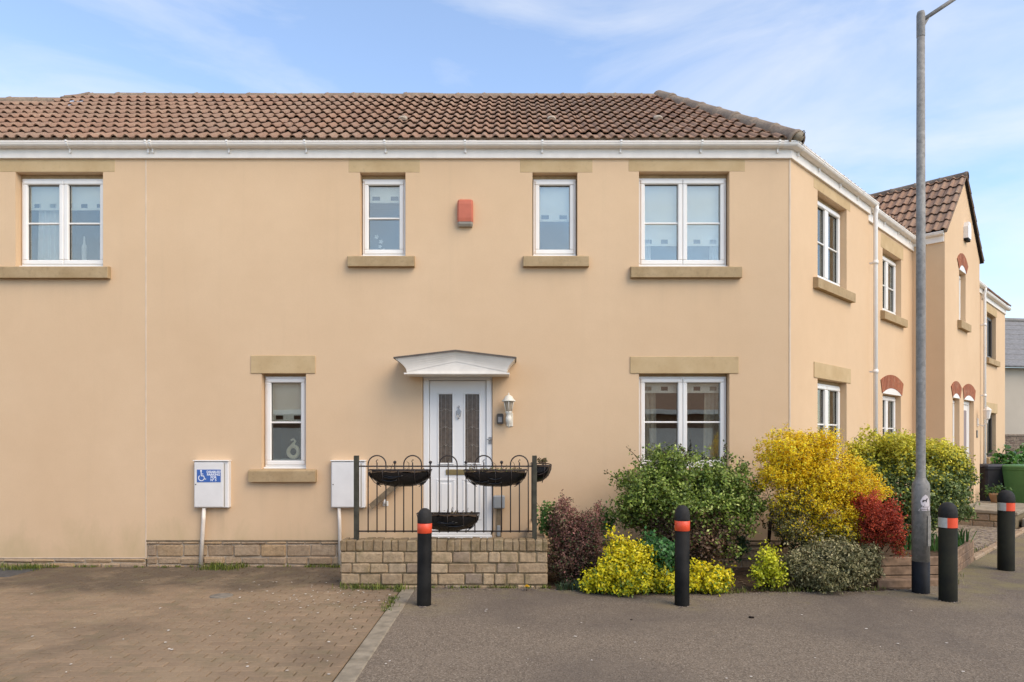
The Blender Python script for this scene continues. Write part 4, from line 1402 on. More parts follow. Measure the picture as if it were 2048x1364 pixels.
MB().tube([BF(1.1, 0.1, 4.9), BF(1.1, 0.1, 0)], 0.05, 8).build('downpipe', 'upvc', bh)
MB().box(-0.3, 0.9, -2.2, -2.0, 6.15, 6.35, BF).build('flashing', 'upvc_dirty', bh)

fw = thing('boundary_wall', (18, 14.2, 0), 'dark weathered brick boundary wall behind the hedge at far right', 'wall')
FWF = Frame((15.2, 14.2, 0), (1, 0, 0), (0, -1, 0))
MB().box(0, 8, -0.2, -0.008, -0.1, 1.78, FWF).build('mortar', 'mortar_pale', fw)
z = 0.9
while z < 1.7:
    a = 0 if int(z * 100) % 2 else -0.12
    a = 0.0
    k = 0
    while a < 3.2:
        L = 0.225 if (k or int(round((z - 0.9) / 0.085)) % 2 == 0) else 0.11
        MB().box(a + 0.006, a + L - 0.006, -0.1, 0.004 + random.uniform(-0.004, 0.004), z + 0.005, z + 0.08, FWF, 0.008, 0.002).build('brick', 'farbrick', fw)
        a += L
        k += 1
    z += 0.085
MB().box(0, 3.2, -0.2, 0.03, 1.76, 1.83, FWF, 0.01).build('coping', 'farbrick', fw)

# garages across the street: what the ground floor glass mirrors
ga = thing('garage_block', (-3, -17, 0), 'low tiled garage block mirrored in the ground floor window', 'garage')
GAF = Frame((0, -17, 0), (1, 0, 0), (0, 1, 0))
gam = MB()
gam.box(-20.0, 14.0, -6, 0, 0, 2.75, GAF)
gam.prism([(-1.0, 2.75), (-1.0, 2.7501), (-1.0, 2.751)], -6, 0, GAF) if False else None
gam.build('wall', 'garage_wall', ga)
MB().add([GAF(-20.3, 0.35, 2.72), GAF(14.3, 0.35, 2.72), GAF(14.3, -3, 4.5), GAF(-20.3, -3, 4.5), GAF(14.3, -6.35, 2.72), GAF(-20.3, -6.35, 2.72)], [(0, 1, 2, 3), (3, 2, 4, 5)]).build('roof', 'tile_mass', ga, fix=False)
MB().box(-20.3, 14.3, 0.30, 0.38, 2.62, 2.78, GAF).build('fascia', 'upvc', ga)
for k in range(-6, 5):
    MB().box(-0.5 + k * 2.9, 1.9 + k * 2.9, 0.0, 0.03, 0.0, 2.1, GAF, 0.01).build('garage_door', 'upvc', ga)

# ------------------------------------------------------------------ raised landing, retaining wall, railing
rw = thing('retaining_wall', (-0.75, -1.25, 0), 'mossy buff brick retaining wall with brick on edge coping below the railing', 'wall')
RY = 1.25                                   # metres out from the facade
RA0, RA1 = -1.90, 0.395
kR = (CAM_D - RY) / FPX
RT = CAM_H - (1080 - HOR) * kR              # coping top
cop_b = CAM_H - (1103.5 - HOR) * kR
rows = [(-0.06, 0.012), (0.012, 0.118), (0.118, 0.210), (0.210, 0.316), (0.316, cop_b - 0.003)]
rows = [(-0.06, 0.030), (0.030, 0.140), (0.140, 0.232), (0.232, 0.345), (0.345, cop_b)] if cop_b > 0.36 else rows
RF = Frame(MAIN(0, RY - 0.0, 0), MAIN.u, MAIN.n)
MB().box(RA0 + 0.008, RA1 - 0.008, -0.205, -0.014, -0.08, RT - 0.014, RF).build('mortar', 'mortar', rw)
zz = [-0.06]
for hgt in (0.075, 0.112, 0.098, 0.112):
    zz.append(zz[-1] + hgt)
sc_ = (cop_b + 0.06) / (zz[-1] + 0.06)
zz = [-0.06 + (q + 0.06) * sc_ for q in zz]
for r in range(4):
    a = RA0
    k = 0
    while a < RA1 - 0.02:
        L = random.choice((0.20, 0.235, 0.30, 0.26, 0.235, 0.13)) * (0.72 if (k == 0 and r % 2) else 1)
        e = a + L
        if RA1 - e < 0.09:
            e = RA1
        MB().box(a + 0.004, e - 0.004, -0.21, random.uniform(-0.004, 0.010), zz[r] + 0.004, zz[r + 1] - 0.004, RF, 0.013, 0.0045).build('brick', 'brick', rw)
        a = e
        k += 1
a = RA0
while a < RA1 - 0.02:
    L = random.choice((0.07, 0.08, 0.10, 0.115, 0.075))
    e = a + L
    if RA1 - e < 0.05:
        e = RA1
    MB().box(a + 0.0015, e - 0.0015, -0.215, random.uniform(-0.002, 0.008), cop_b + 0.003, RT + random.uniform(-0.007, 0.005), RF, 0.012, 0.004).build('coping_brick', 'coping', rw)
    a = e
# return wall to the house on the right
MB().box(RA1 - 0.21, RA1 - 0.012, -1.24, -0.216, -0.08, RT - 0.02, RF, 0.01).build('return_wall', 'brick', rw)
ld_ = MB()
ld_.box(-1.2, RA1 - 0.22, 0.012, RY - 0.22, -0.1, 0.345, MAIN, 0.01)
for k in range(2):
    ld_.box(-1.2 - 0.32 * (k + 1), -1.2 - 0.32 * k - 0.002, 0.012, RY - 0.22, -0.1, 0.345 - 0.115 * (k + 1), MAIN, 0.01)
tag(ld_.build('entrance_landing', 'concrete', None, (-0.5, -0.5, 0)), 'raised concrete landing with steps in front of the white door', 'landing')

rail = thing('iron_railing', (-0.75, -RY + 0.1, RT), 'black iron railing with hooped bars on the retaining wall before the door', 'railing')
RB = RY - 0.11
kr = (CAM_D - RB) / FPX
def RX(px): return (px - 1024) * kr
def RZ(py): return CAM_H + (HOR - py) * kr
for (px, zb, m) in ((713, RT - 0.02, 'post_metal'), (1069, RT - 0.02, 'post_metal')):
    MB().box(RX(px) - 0.026, RX(px) + 0.026, RB - 0.026, RB + 0.026, zb, RZ(911), MAIN, 0.004).build('post', m, rail)
tz1, tz0 = RZ(932.5), RZ(1062.5)
for z in (tz1, tz0):
    MB().box(RX(717), RX(1065), RB - 0.016, RB + 0.006, z - 0.008, z + 0.008, MAIN, 0.003).build('rail', 'iron', rail)
bars = [680 + (258 + 80.8 * i) / 4.548 for i in range(19)]
for i, px in enumerate(bars):
    x = RX(px)
    ztop = tz1 + 0.02
    if i % 4 == 3:
        ztop = RZ(926)
    elif i % 4 == 1:
        ztop = RZ(925)
    mb = MB()
    mb.tube([MAIN(x, RB + 0.012, tz0 - 0.012), MAIN(x, RB + 0.012, ztop)], 0.0075, 6)
    if i % 4 == 3:
        mb.sphere(MAIN(x, RB + 0.012, RZ(924.5)), 0.019, 10, 7)
    if i % 4 == 1:
        mb.tube([MAIN(x, RB + 0.012, ztop - 0.005), MAIN(x - 0.010, RB + 0.012, ztop + 0.015), MAIN(x + 0.002, RB + 0.014, ztop + 0.032), MAIN(x + 0.012, RB + 0.014, ztop + 0.026)], 0.005, 5)
    mb.build('bar', 'iron', rail)
for i in (0, 4, 8, 12, 16):
    x0, x1 = RX(bars[i]), RX(bars[i + 2])
    c = (x0 + x1) / 2
    r_ = (x1 - x0) / 2
    zc = RZ(911) - r_
    pts = [MAIN(x0, RB + 0.012, tz1)] + [MAIN(c - r_ * math.cos(math.pi * k / 14), RB + 0.012, zc + r_ * math.sin(math.pi * k / 14)) for k in range(15)] + [MAIN(x1, RB + 0.012, tz1)]
    MB().tube(pts, 0.0075, 6).build('hoop', 'iron', rail)
# side return back to the house
for z in (tz1, tz0):
    MB().box(RX(1069) - 0.007, RX(1069) + 0.007, 0.0, RB - 0.026, z - 0.008, z + 0.008, MAIN, 0.003).build('side_rail', 'iron', rail)
for k in range(9):
    b = 0.12 + k * 0.108
    MB().tube([MAIN(RX(1069), b, tz0 - 0.01), MAIN(RX(1069), b, tz1 + 0.01)], 0.0075, 6).build('side_bar', 'iron', rail)

# trough planters
def trough(F, cx, b0, ztop, w, h, dep, label, soil_plants, seed, group='black lined troughs on the railing'):
    rs = random.Random(seed)
    t = thing('trough_planter', F(cx, b0, ztop - h), label, 'planter', group)
    prof_n = 12
    lin = MB()
    rings = []
    nseg = 12
    for i in range(nseg + 1):
        f = -1 + 2 * i / nseg
        hh = h * (1 - abs(f) ** 3.2 * 0.62)
        dd = dep * (1 - abs(f) ** 4 * 0.35)
        xo = f * w / 2 * (0.96)
        rings.append([F(cx + xo, b0 + 0.008 + dd * math.sin(math.pi / 2 * k / 6) * (1 - 0.06 * rs.random()), ztop - 0.012 - 0.02 * rs.random() * (k == 6) - hh * math.cos(math.pi / 2 * k / 6) * (0.94 + 0.05 * rs.random())) for k in range(7)])
    lin.loft(rings, False, False, True)
    # back sheet of liner
    lin.build('liner', 'liner', t, fix=False)
    bk = MB()
    bk.add([F(cx - w * 0.46, b0 + 0.006, ztop - h * 0.4), F(cx - w * 0.36, b0 + 0.006, ztop - h * 0.92), F(cx + w * 0.36, b0 + 0.006, ztop - h * 0.92), F(cx + w * 0.46, b0 + 0.006, ztop - h * 0.4), F(cx + w * 0.47, b0 + 0.006, ztop), F(cx - w * 0.47, b0 + 0.006, ztop)], [(0, 1, 2, 3, 4, 5)])
    for e in (0, nseg):
        f = -1 + 2 * e / nseg
        ctr = F(cx + f * w / 2 * 0.96, b0 + 0.008, ztop - 0.012)
        bk.add([ctr] + rings[e], [(0, k + 1, k + 2) for k in range(6)])
    bk.build('liner_back', 'liner', t, fix=False)
    so = MB()
    nx = 14
    grid = [[F(cx + (-1 + 2 * i / nx) * w * 0.46, b0 + 0.012 + dep * 0.9 * j / 4, ztop - 0.022 + rs.uniform(-0.008, 0.010)) for j in range(5)] for i in range(nx + 1)]
    so.add([p for g in grid for p in g], [(i * 5 + j, i * 5 + j + 1, i * 5 + j + 6, i * 5 + j + 5) for i in range(nx) for j in range(4)])
    so.build('soil', 'soil', t, fix=False)
    fr_ = MB()
    fr_.tube([F(cx - w / 2, b0, ztop), F(cx - w / 2, b0 + dep * 0.55, ztop), F(cx - w * 0.42, b0 + dep * 0.95, ztop), F(cx, b0 + dep + 0.012, ztop), F(cx + w * 0.42, b0 + dep * 0.95, ztop), F(cx + w / 2, b0 + dep * 0.55, ztop), F(cx + w / 2, b0, ztop), F(cx, b0, ztop), F(cx - w / 2, b0, ztop)], 0.006, 6)
    for f in (-0.92, -0.5, 0.0, 0.5, 0.92):
        dd = dep * (1 - abs(f) ** 4 * 0.35) + 0.010
        hh = h * (1 - abs(f) ** 3.2 * 0.62) + 0.004
        fr_.tube([F(cx + f * w / 2, b0 + dd * math.sin(math.pi / 2 * k / 6), ztop - hh * math.cos(math.pi / 2 * k / 6)) for k in range(7)], 0.005, 5)
    for e in (-1, 1):
        fr_.tube([F(cx + e * w / 2, b0 + dep * 0.55, ztop), F(cx + e * w * 0.48, b0 + dep * 0.5, ztop - h * 0.35), F(cx + e * w * 0.40, b0 + dep * 0.45, ztop - h * 0.75), F(cx + e * w * 0.3, b0 + dep * 0.4, ztop - h)], 0.005, 5)
    fr_.build('wire_frame', 'iron', t)
    # dead stalks
    st = MB()
    for k in range(soil_plants):
        p = F(cx + rs.uniform(-0.42, 0.42) * w, b0 + dep * rs.uniform(0.2, 0.8), ztop - 0.02)
        q = p + Vector((rs.uniform(-0.03, 0.03), rs.uniform(-0.02, 0.02), rs.uniform(0.04, 0.10)))
        r2 = q + Vector((rs.uniform(-0.03, 0.03), rs.uniform(-0.02, 0.02), rs.uniform(-0.01, 0.03)))
        st.tube([p, q, r2], [0.004, 0.003, 0.002], 4)
    tag(st.build('dead_stalk', 'bark', t), kind='stuff')
    # folds of loose film
    fo = MB()
    for k in range(3):
        z = ztop - h * rs.uniform(0.30, 0.75)
        x0 = cx + rs.uniform(-0.35, -0.05) * w
        L_ = w * rs.uniform(0.2, 0.4)
        pts = []
        for i in range(6):
            f = i / 5
            x = x0 + L_ * f
            zc = z - 0.02 * math.sin(f * math.pi)
            ff = (x - cx) / (w / 2)
            dd = dep * (1 - abs(ff) ** 4 * 0.35)
            hh = h * (1 - abs(ff) ** 3.2 * 0.62)
            ang = math.acos(max(-1, min(1, (ztop - 0.012 - zc) / hh)))
            pts.append(F(x, b0 + 0.008 + dd * math.sin(ang), zc))
        fo.tube(pts, [0.003, 0.006, 0.008, 0.008, 0.006, 0.003], 5)
    fo.build('film_fold', 'liner', t)
    return t
kb = (CAM_D - RB - 0.12) / FPX
def TXp(px): return (px - 1024) * kb
def TZp(py): return CAM_H + (HOR - py) * kb
troughs = []
troughs.append(trough(MAIN, TXp(799), RB + 0.02, RZ(939), 0.70, 0.185, 0.17, 'left black lined trough planter on the railing top', 3, 3))
troughs.append(trough(MAIN, TXp(991), RB + 0.02, RZ(939), 0.70, 0.185, 0.17, 'right black lined trough planter on the railing top, with soil showing', 7, 5))
troughs.append(trough(MAIN, TXp(896), RB + 0.02, RZ(1025), 0.69, 0.195, 0.17, 'lower black lined trough planter half behind the bollard', 9, 8))
SR = Frame((RX(1069) + 0.005, 0, 0), (0, -1, 0), (1, 0, 0))
side_t = trough(SR, 0.80, 0.02, RZ(931), 0.60, 0.20, 0.17, 'trough planter hanging outside the right hand railing post', 4, 12)

# timber handrail and service box on the facade behind the railing
hr = thing('timber_handrail', MAIN(X0(770), 0, Z0(995)), 'sloping timber handrail on the wall behind the railing', 'handrail')
HF = MAIN
a0, zA, a1, zB = X0(744), Z0(1012), X0(814), Z0(952)
d = Vector((a1 - a0, 0, zB - zA)).normalized()
nrm = Vector((-d.z, 0, d.x)) * 0.036
pts = [(a0 - nrm.x, zA - nrm.z), (a1 - nrm.x, zB - nrm.z), (a1 + nrm.x, zB + nrm.z), (a0 + nrm.x, zA + nrm.z)]
MB().prism(pts, 0.05, 0.09, MAIN).build('rail', 'wood', hr)
MB().tube([MAIN(X0(771), 0.0, Z0(1006)), MAIN(X0(771), 0.05, Z0(1008)), MAIN(X0(771), 0.055, Z0(998))], 0.012, 6).build('bracket', 'upvc', hr)
MB().box(X0(766), X0(777), 0.001, 0.012, Z0(1012), Z0(1002), MAIN, 0.004).build('bracket_plate', 'upvc', hr)
sb = thing('service_box', MAIN(X0(998), 0, Z0(1016)), 'grey electric socket box on a batten right of the door', 'box')
MB().box(X0(987), X0(1010), 0.02, 0.10, Z0(1016), Z0(990), MAIN, 0.014).build('case', 'grey_box', sb)
MB().box(X0(993), X0(1003), 0.001, 0.03, Z0(1074), Z0(1016.5), MAIN, 0.004).build('batten', 'wood', sb)
MB().box(X0(994), X0(1001), 0.031, 0.055, Z0(1072), Z0(1050), MAIN, 0.008).build('junction', 'grey_box', sb)

# ------------------------------------------------------------------ things on the facade
def meter_box(px0, px1, label, lock_py):
    t = thing('meter_box', MAIN(X0((px0 + px1) / 2), 0, Z0(1016)), label, 'meter box', 'white meter boxes on the facade')
    a0, a1 = X0(px0), X0(px1)
    MB().box(a0, a1, -0.01, 0.075, Z0(1015), Z0(921), MAIN, 0.012).build('case', 'white_plastic', t)
    dr = MB().box(a0 + 0.012, a1 - 0.060, 0.077, 0.090, Z0(1013), Z0(924.5), MAIN, 0.006).build('lid', 'white_plastic', t)
    MB().box(a1 - 0.057, a1 - 0.045, 0.074, 0.079, Z0(1012), Z0(926), MAIN).build('hinge_groove', 'alarm_base', t)
    MB().sphere(MAIN(a0 + 0.032, 0.089, Z0(lock_py)), 0.008, 8, 5).build('lock', 'bollard', dr)
    MB().box(a0 - 0.006, a1 + 0.006, -0.005, 0.098, Z0(922), Z0(920), MAIN, 0.004).build('rain_strip', 'upvc', t)
    return t
mb1 = meter_box(393, 462, 'white meter box carrying a blue disabled parking sign', 968)
mb2 = meter_box(665, 733, 'plain white meter box beside the railing', 968)
MB().tube([MAIN(X0(411.5), 0.045, Z0(1015)), MAIN(X0(410), 0.043, Z0(1040)), MAIN(X0(404), 0.04, -0.02)], 0.025, 10).build('conduit', 'white_pipe', mb1)
MB().tube([MAIN(X0(680), 0.045, Z0(1015)), MAIN(X0(681), 0.043, Z0(1040)), MAIN(X0(682), 0.04, -0.02)], 0.022, 10).build('conduit', 'white_pipe', mb2)
# sign
sg = thing('parking_sign', MAIN(X0(424), 0.092, Z0(963)), 'blue disabled parking sign with wheelchair symbol on a meter box', 'sign')
sa0, sa1, sz0, sz1 = X0(400.5), X0(447.5), Z0(963.5), Z0(938.5)
MB().box(sa0, sa1, 0.0905, 0.0935, sz0, sz1, MAIN).build('plate', 'blue', sg)
SW = sa1 - sa0
for i, line in enumerate(('DISABLED', 'PARKING', 'FOR', 'N\u00b0 5')):
    text_mesh(line, 0.040, 'sign_white', sg, MAIN, sa0 + SW * 0.70, 0.0942, sz1 - 0.043 - i * 0.0345, 'lettering', bold=0.0012)
wc = MB()
cx, cz = sa0 + 0.058, sz0 + 0.055
b = 0.0943
def flatline(mb, pts, w):
    for (p, q) in zip(pts[:-1], pts[1:]):
        dx, dz_ = q[0] - p[0], q[1] - p[1]
        L_ = math.hypot(dx, dz_)
        nx, nz = -dz_ / L_ * w / 2, dx / L_ * w / 2
        mb.add([MAIN(p[0] + nx, b, p[1] + nz), MAIN(q[0] + nx, b, q[1] + nz), MAIN(q[0] - nx, b, q[1] - nz), MAIN(p[0] - nx, b, p[1] - nz)], [(0, 1, 2, 3)])
arc = [(cx + 0.036 * math.cos(t), cz + 0.036 * math.sin(t)) for t in [R(130 + k * 14) for k in range(18)]]
flatline(wc, arc, 0.010)
flatline(wc, [(cx - 0.004, cz + 0.076), (cx - 0.002, cz + 0.026), (cx + 0.028, cz + 0.026), (cx + 0.046, cz - 0.018), (cx + 0.060, cz - 0.014)], 0.011)
flatline(wc, [(cx - 0.004, cz + 0.050), (cx + 0.024, cz + 0.050)], 0.009)
wc.add([MAIN(cx - 0.004 + 0.012 * math.cos(2 * math.pi * k / 12), b, cz + 0.089 + 0.012 * math.sin(2 * math.pi * k / 12)) for k in range(12)], [tuple(range(12))])
wc.build('wheelchair_symbol', 'sign_white', sg, fix=False)

# red alarm box
ab = thing('alarm_box', MAIN(X0(931), 0, Z0(455)), 'faded red alarm box between the two small upper windows', 'alarm')
a0, a1 = X0(915.5), X0(946.5)
mb = MB()
rings = []
for (z, o_, ins) in ((Z0(447), 0.085, 0.0), (Z0(440), 0.092, -0.001), (Z0(412), 0.090, 0.0), (Z0(405), 0.080, 0.003), (Z0(402), 0.060, 0.010)):
    rings.append([MAIN(a0 + ins, 0, z), MAIN(a0 + ins, o_ - 0.02, z), MAIN(a0 + ins + 0.02, o_, z), MAIN(a1 - ins - 0.02, o_, z), MAIN(a1 - ins, o_ - 0.02, z), MAIN(a1 - ins, 0, z)])
mb.loft(rings, True, True, False)
mb.build('cover', 'alarm_red', ab)
mb = MB()
rings = []
for (z, o_, ins) in ((Z0(455), 0.050, 0.012), (Z0(451), 0.075, 0.004), (Z0(447.3), 0.082, 0.002)):
    rings.append([MAIN(a0 + ins, 0, z), MAIN(a0 + ins, o_ - 0.02, z), MAIN(a0 + ins + 0.02, o_, z), MAIN(a1 - ins - 0.02, o_, z), MAIN(a1 - ins, o_ - 0.02, z), MAIN(a1 - ins, 0, z)])
mb.loft(rings, True, True, False)
mb.build('base', 'alarm_base', ab)

# lantern by the door
lt = thing('wall_lantern', MAIN(X0(1017), 0, Z0(855)), 'cream coach lantern on the wall right of the front door', 'lantern')
LB = 0.12
kl = (CAM_D - LB) / FPX
LX = (1017.5 - 1024) * kl
def LZ(py): return CAM_H + (HOR - py) * kl
MB().box(X0(1013), X0(1026), 0.0, 0.016, Z0(853), Z0(826), MAIN, 0.006).build('back_plate', 'lamp', lt)
MB().tube([MAIN(X0(1019.5), 0.01, Z0(838)), MAIN(LX + 0.005, 0.06, LZ(836)), MAIN(LX, LB, LZ(838))], 0.018, 8).build('arm', 'lamp', lt)
MB().lathe([(0.004, LZ(856)), (0.012, LZ(851)), (0.022, LZ(847)), (0.038, LZ(843)), (0.040, LZ(836)), (0.030, LZ(833)), (0.034, LZ(828)), (0.046, LZ(825)), (0.046, LZ(823))], MAIN(LX, LB, 0), 12).build('stem', 'lamp', lt)
cage = MB()
for k in range(6):
    t0 = 2 * math.pi * (k + 0.5) / 6
    cage.tube([Vector(MAIN(LX, LB, LZ(824))) + Vector((0.042 * math.cos(t0), 0.042 * math.sin(t0), 0)), Vector(MAIN(LX, LB, LZ(803))) + Vector((0.070 * math.cos(t0), 0.070 * math.sin(t0), 0))], 0.005, 5)
cage.build('cage', 'lamp', lt)
MB().lathe([(0.038, LZ(824)), (0.066, LZ(803))], MAIN(LX, LB, 0), 6, False).build('lamp_glass', 'frosted', lt)
MB().lathe([(0.088, LZ(803)), (0.088, LZ(801.5)), (0.060, LZ(797)), (0.048, LZ(793)), (0.030, LZ(791)), (0.012, LZ(790)), (0.008, LZ(787.5)), (0.003, LZ(785))], MAIN(LX, LB, 0), 12).build('lamp_cap', 'lamp', lt)
# key safe
ks = thing('key_safe', MAIN(X0(1000), 0, Z0(848)), 'small bronze key safe between front door and lantern', 'key safe')
mb = MB()
a0, a1 = X0(993.5), X0(1007)
mb.prism([(a0, Z0(846)), (a0 + 0.01, Z0(848)), (a1 - 0.01, Z0(848)), (a1, Z0(846)), (a1, Z0(830)), (a1 - 0.012, Z0(827.5)), (a0 + 0.012, Z0(827.5)), (a0, Z0(830))], 0.0, 0.045, MAIN)
mb.build('case', 'key', ks)
MB().box(a0 + 0.018, a1 - 0.018, 0.045, 0.052, Z0(845), Z0(834), MAIN, 0.004).build('key_pad', 'key_pad', ks)

# ------------------------------------------------------------------ blinds, curtains, ornaments
def blind(F, h, z_bot, label, recess=0.185, n_tab=None, z_top=None, hole=0.055):
    a0, a1 = h[0] + 0.05, h[1] - 0.05
    zt = (z_top or h[3]) + 0.02
    w = a1 - a0
    n_tab = n_tab or max(2, int(round(w / 0.22)))
    mb = MB()
    b = -recess
    t_ = 0.003
    mb.box(a0, a1, b - t_, b, z_bot + 0.03 + hole, zt, F)
    step = w / n_tab
    hw = step * 0.42
    for i in range(n_tab + 1):
        c0 = a0 + i * step - (step - hw) / 2
        c1 = a0 + i * step + (step - hw) / 2
        mb.box(max(a0, c0), min(a1, c1), b - t_, b, z_bot + 0.0301, z_bot + 0.03 + hole - 0.0001, F)
    mb.box(a0, a1, b - 0.008, b + 0.004, z_bot, z_bot + 0.03, F)
    o = mb.build('roller_blind', 'blind', None, F((a0 + a1) / 2, b, z_bot))
    return tag(o, label, 'blind', 'cream roller blinds with square cut-outs')
W = holes_main
blind(MAIN, W['w1'], Z0(411), 'cream roller blind in the upper window at far left')
blind(MAIN, W['w2'], Z0(396), 'cream roller blind, short drop, upper window left of the red alarm')
blind(MAIN, W['w3'], Z0(434), 'cream roller blind, half drop, upper window right of the red alarm')
blind(MAIN, W['w4'], Z0(484), 'cream roller blind, long drop, wide upper window near the corner')
blind(MAIN, W['w5'], Z0(843), 'cream roller blind in the small ground floor window')
blind(MAIN, W['w6'], Z0(784), 'cream roller blind rolled high in the wide ground floor window')
def curtain(F, a0, a1, z0, z1, label, mat, b=-0.24, waves=4, seed=0):
    mb = MB()
    n = waves * 8
    rs = random.Random(seed)
    ph = rs.random() * 6
    low = [F(a0 + (a1 - a0) * i / n, b + 0.022 * math.sin(i / n * waves * 2 * math.pi + ph), z0) for i in range(n + 1)]
    top = [F(a0 + (a1 - a0) * (0.1 + 0.8 * i / n), b + 0.016 * math.sin(i / n * waves * 2 * math.pi + ph), z1) for i in range(n + 1)]
    mb.loft([low, top], False, False, True)
    o = mb.build('curtain', mat, None, F((a0 + a1) / 2, b, z0), fix=False)
    return tag(o, label, 'curtain')
curtain(MAIN, X0(50), X0(100), Z0(540), Z0(340), 'white sheer curtain at the left side of the far left upper window', 'sheer', seed=1)
curtain(MAIN, X0(186), X0(212), Z0(540), Z0(340), 'white sheer curtain at the right side of the far left upper window', 'sheer', seed=2, waves=2)
curtain(MAIN, X0(1278), X0(1322), Z0(950), Z0(745), 'beige curtain at the left of the wide ground floor window', 'curtain', seed=3)
curtain(MAIN, X0(1415), X0(1460), Z0(950), Z0(745), 'beige curtain at the right of the wide ground floor window', 'curtain', seed=4)
curtain(MAIN, X0(1278), X0(1310), Z0(540), Z0(340), 'white sheer curtain at the left of the wide upper window', 'sheer', seed=5, waves=3)
curtain(MAIN, X0(1430), X0(1462), Z0(540), Z0(340), 'white sheer curtain at the right of the wide upper window', 'sheer', seed=6, waves=3)
curtain(WING, 0.9, 1.25, 3.8, 5.1, 'white sheer curtain in the upper window round the corner', 'sheer', seed=7, waves=3)
curtain(WING, 1.7, 2.05, 1.2, 2.6, 'beige curtain in the ground floor window round the corner', 'curtain', seed=8, waves=3)
curtain(WING, 0.97, 2.0, 3.92, 5.1, 'thin net across the upper window round the corner', 'sheer', b=-0.20, seed=9, waves=6)
curtain(WING, 0.97, 2.0, 1.2, 2.6, 'thin net across the ground floor window round the corner', 'sheer', b=-0.20, seed=10, waves=6)
curtain(WB, 4.22, 5.18, 3.92, 5.0, 'pale net in the upper window beside the downpipe', 'sheer', b=-0.20, seed=11, waves=5)
curtain(WB, 4.22, 5.16, 1.3, 2.5, 'pale net in the arched ground floor window', 'sheer', b=-0.20, seed=12, waves=5)
# knot ornament
kx, kz = X0(577), Z0(904)
mb = MB()
pts = []
for k in range(19):
    a = R(120 - k * 20)
    pts.append(MAIN(kx + 0.066 * math.cos(a), -0.19, kz + 0.072 * math.sin(a)))
pts += [MAIN(kx + 0.005, -0.19, kz + 0.11), MAIN(kx + 0.026, -0.19, kz + 0.14), MAIN(kx + 0.002, -0.19, kz + 0.165), MAIN(kx - 0.032, -0.19, kz + 0.150)]
mb.tube(pts, [0.026] * 17 + [0.024, 0.022, 0.020, 0.017, 0.015, 0.013], 10)
o = mb.build('knot_ornament', 'ornament', None, MAIN(kx, -0.20, kz - 0.11))
tag(o, 'cream twisted knot ornament on the sill of the small ground floor window', 'ornament')
# inner window board carrying it
wb_ = MB().box(W['w5'][0], W['w5'][1], -0.33, -0.16, W['w5'][2] - 0.02, kz - 0.098, MAIN).build('window_board', 'upvc', house)
# white orchid behind the small upper window
orc = thing('orchid', MAIN(X0(752), -0.22, Z0(505)), 'white orchid in the small upper window left of the alarm', 'plant')
st = MB().tube([MAIN(X0(760), -0.22, Z0(508)), MAIN(X0(757), -0.22, Z0(485)), MAIN(X0(747), -0.22, Z0(462))], 0.004, 5)
st.build('stem', 'bark', orc)
for (px, py, r_) in ((747, 464, 0.030), (756, 474, 0.032), (754, 484, 0.026), (761, 492, 0.030)):
    f = MB()
    c = MAIN(X0(px), -0.21, Z0(py))
    for k in range(5):
        a = 2 * math.pi * k / 5
        tip = c + Vector((math.cos(a) * r_, -0.008, math.sin(a) * r_))
        s1 = c + Vector((math.cos(a + 0.5) * r_ * 0.7, -0.004, math.sin(a + 0.5) * r_ * 0.7))
        s2 = c + Vector((math.cos(a - 0.5) * r_ * 0.7, -0.004, math.sin(a - 0.5) * r_ * 0.7))
        f.add([c, s1, tip, s2], [(0, 1, 2, 3)])
    f.build('flower', 'sign_white', orc, fix=False)
# candle-like ornament in the far left window
o = MB().lathe([(0.035, 0), (0.04, 0.03), (0.028, 0.16), (0.03, 0.33), (0.015, 0.36), (0.008, 0.46)], MAIN(X0(145), -0.24, Z0(533)), 12).build('table_lamp', 'sheer', None, MAIN(X0(145), -0.24, Z0(533)))
tag(o, 'slim white ornament inside the far left upper window', 'ornament')

# ------------------------------------------------------------------ bollards
def bollard(base, h, r, label, half_white, mat, tilt=0.0):
    t = thing('bollard', base, label, 'bollard', 'black bollards along the tarmac edge')
    zb0, zb1 = h * 0.745, h * 0.845
    prof = [(0.001, -0.05), (r * 0.99, -0.05), (r, 0.0), (r, zb0)]
    MB().lathe(prof + [(0.001, zb0)], base, 28).build('post', mat, t)
    if half_white:
        for (s0, s1, m) in ((0.25, math.pi, 'orange'), (math.pi, 2 * math.pi + 0.25, 'white_band')):
            off = -math.pi / 2 - 0.25 - 0.62
            mb = MB()
            rings = []
            for z in (zb0, zb1):
                rings.append([Vector(base) + Vector(((r + 0.002) * math.cos(off + (1 - 2 * (0)) * (s0 + (s1 - s0) * k / 14)), (r + 0.002) * math.sin(off + (s0 + (s1 - s0) * k / 14)), z)) for k in range(15)])
            mb.loft(rings, False, False, True)
            mb.build('reflective_band', m, t, fix=False)
        MB().lathe([(r * 0.985, zb0), (r * 0.985, zb1)], base, 24).build('band_core', mat, t)
    else:
        MB().lathe([(r * 1.0, zb0), (r + 0.0025, zb0 + 0.002), (r + 0.0025, zb1 - 0.002), (r * 1.0, zb1)], base, 28).build('reflective_band', 'orange', t)
    cap = [(r * 1.0, zb1), (r * 1.03, zb1 + 0.006)]
    hc = h - zb1
    for k in range(1, 10):
        a = math.pi / 2 * k / 9
        cap.append((max(0.001, r * 1.03 * math.cos(a) ** 0.8), zb1 + 0.30 * hc + 0.70 * hc * math.sin(a)))
    cap.insert(2, (r * 1.03, zb1 + 0.30 * hc))
    MB().lathe(cap, base, 28).build('cap', 'cap', t)
    if tilt:
        t.rotation_euler = (0, tilt, 0)
    return t
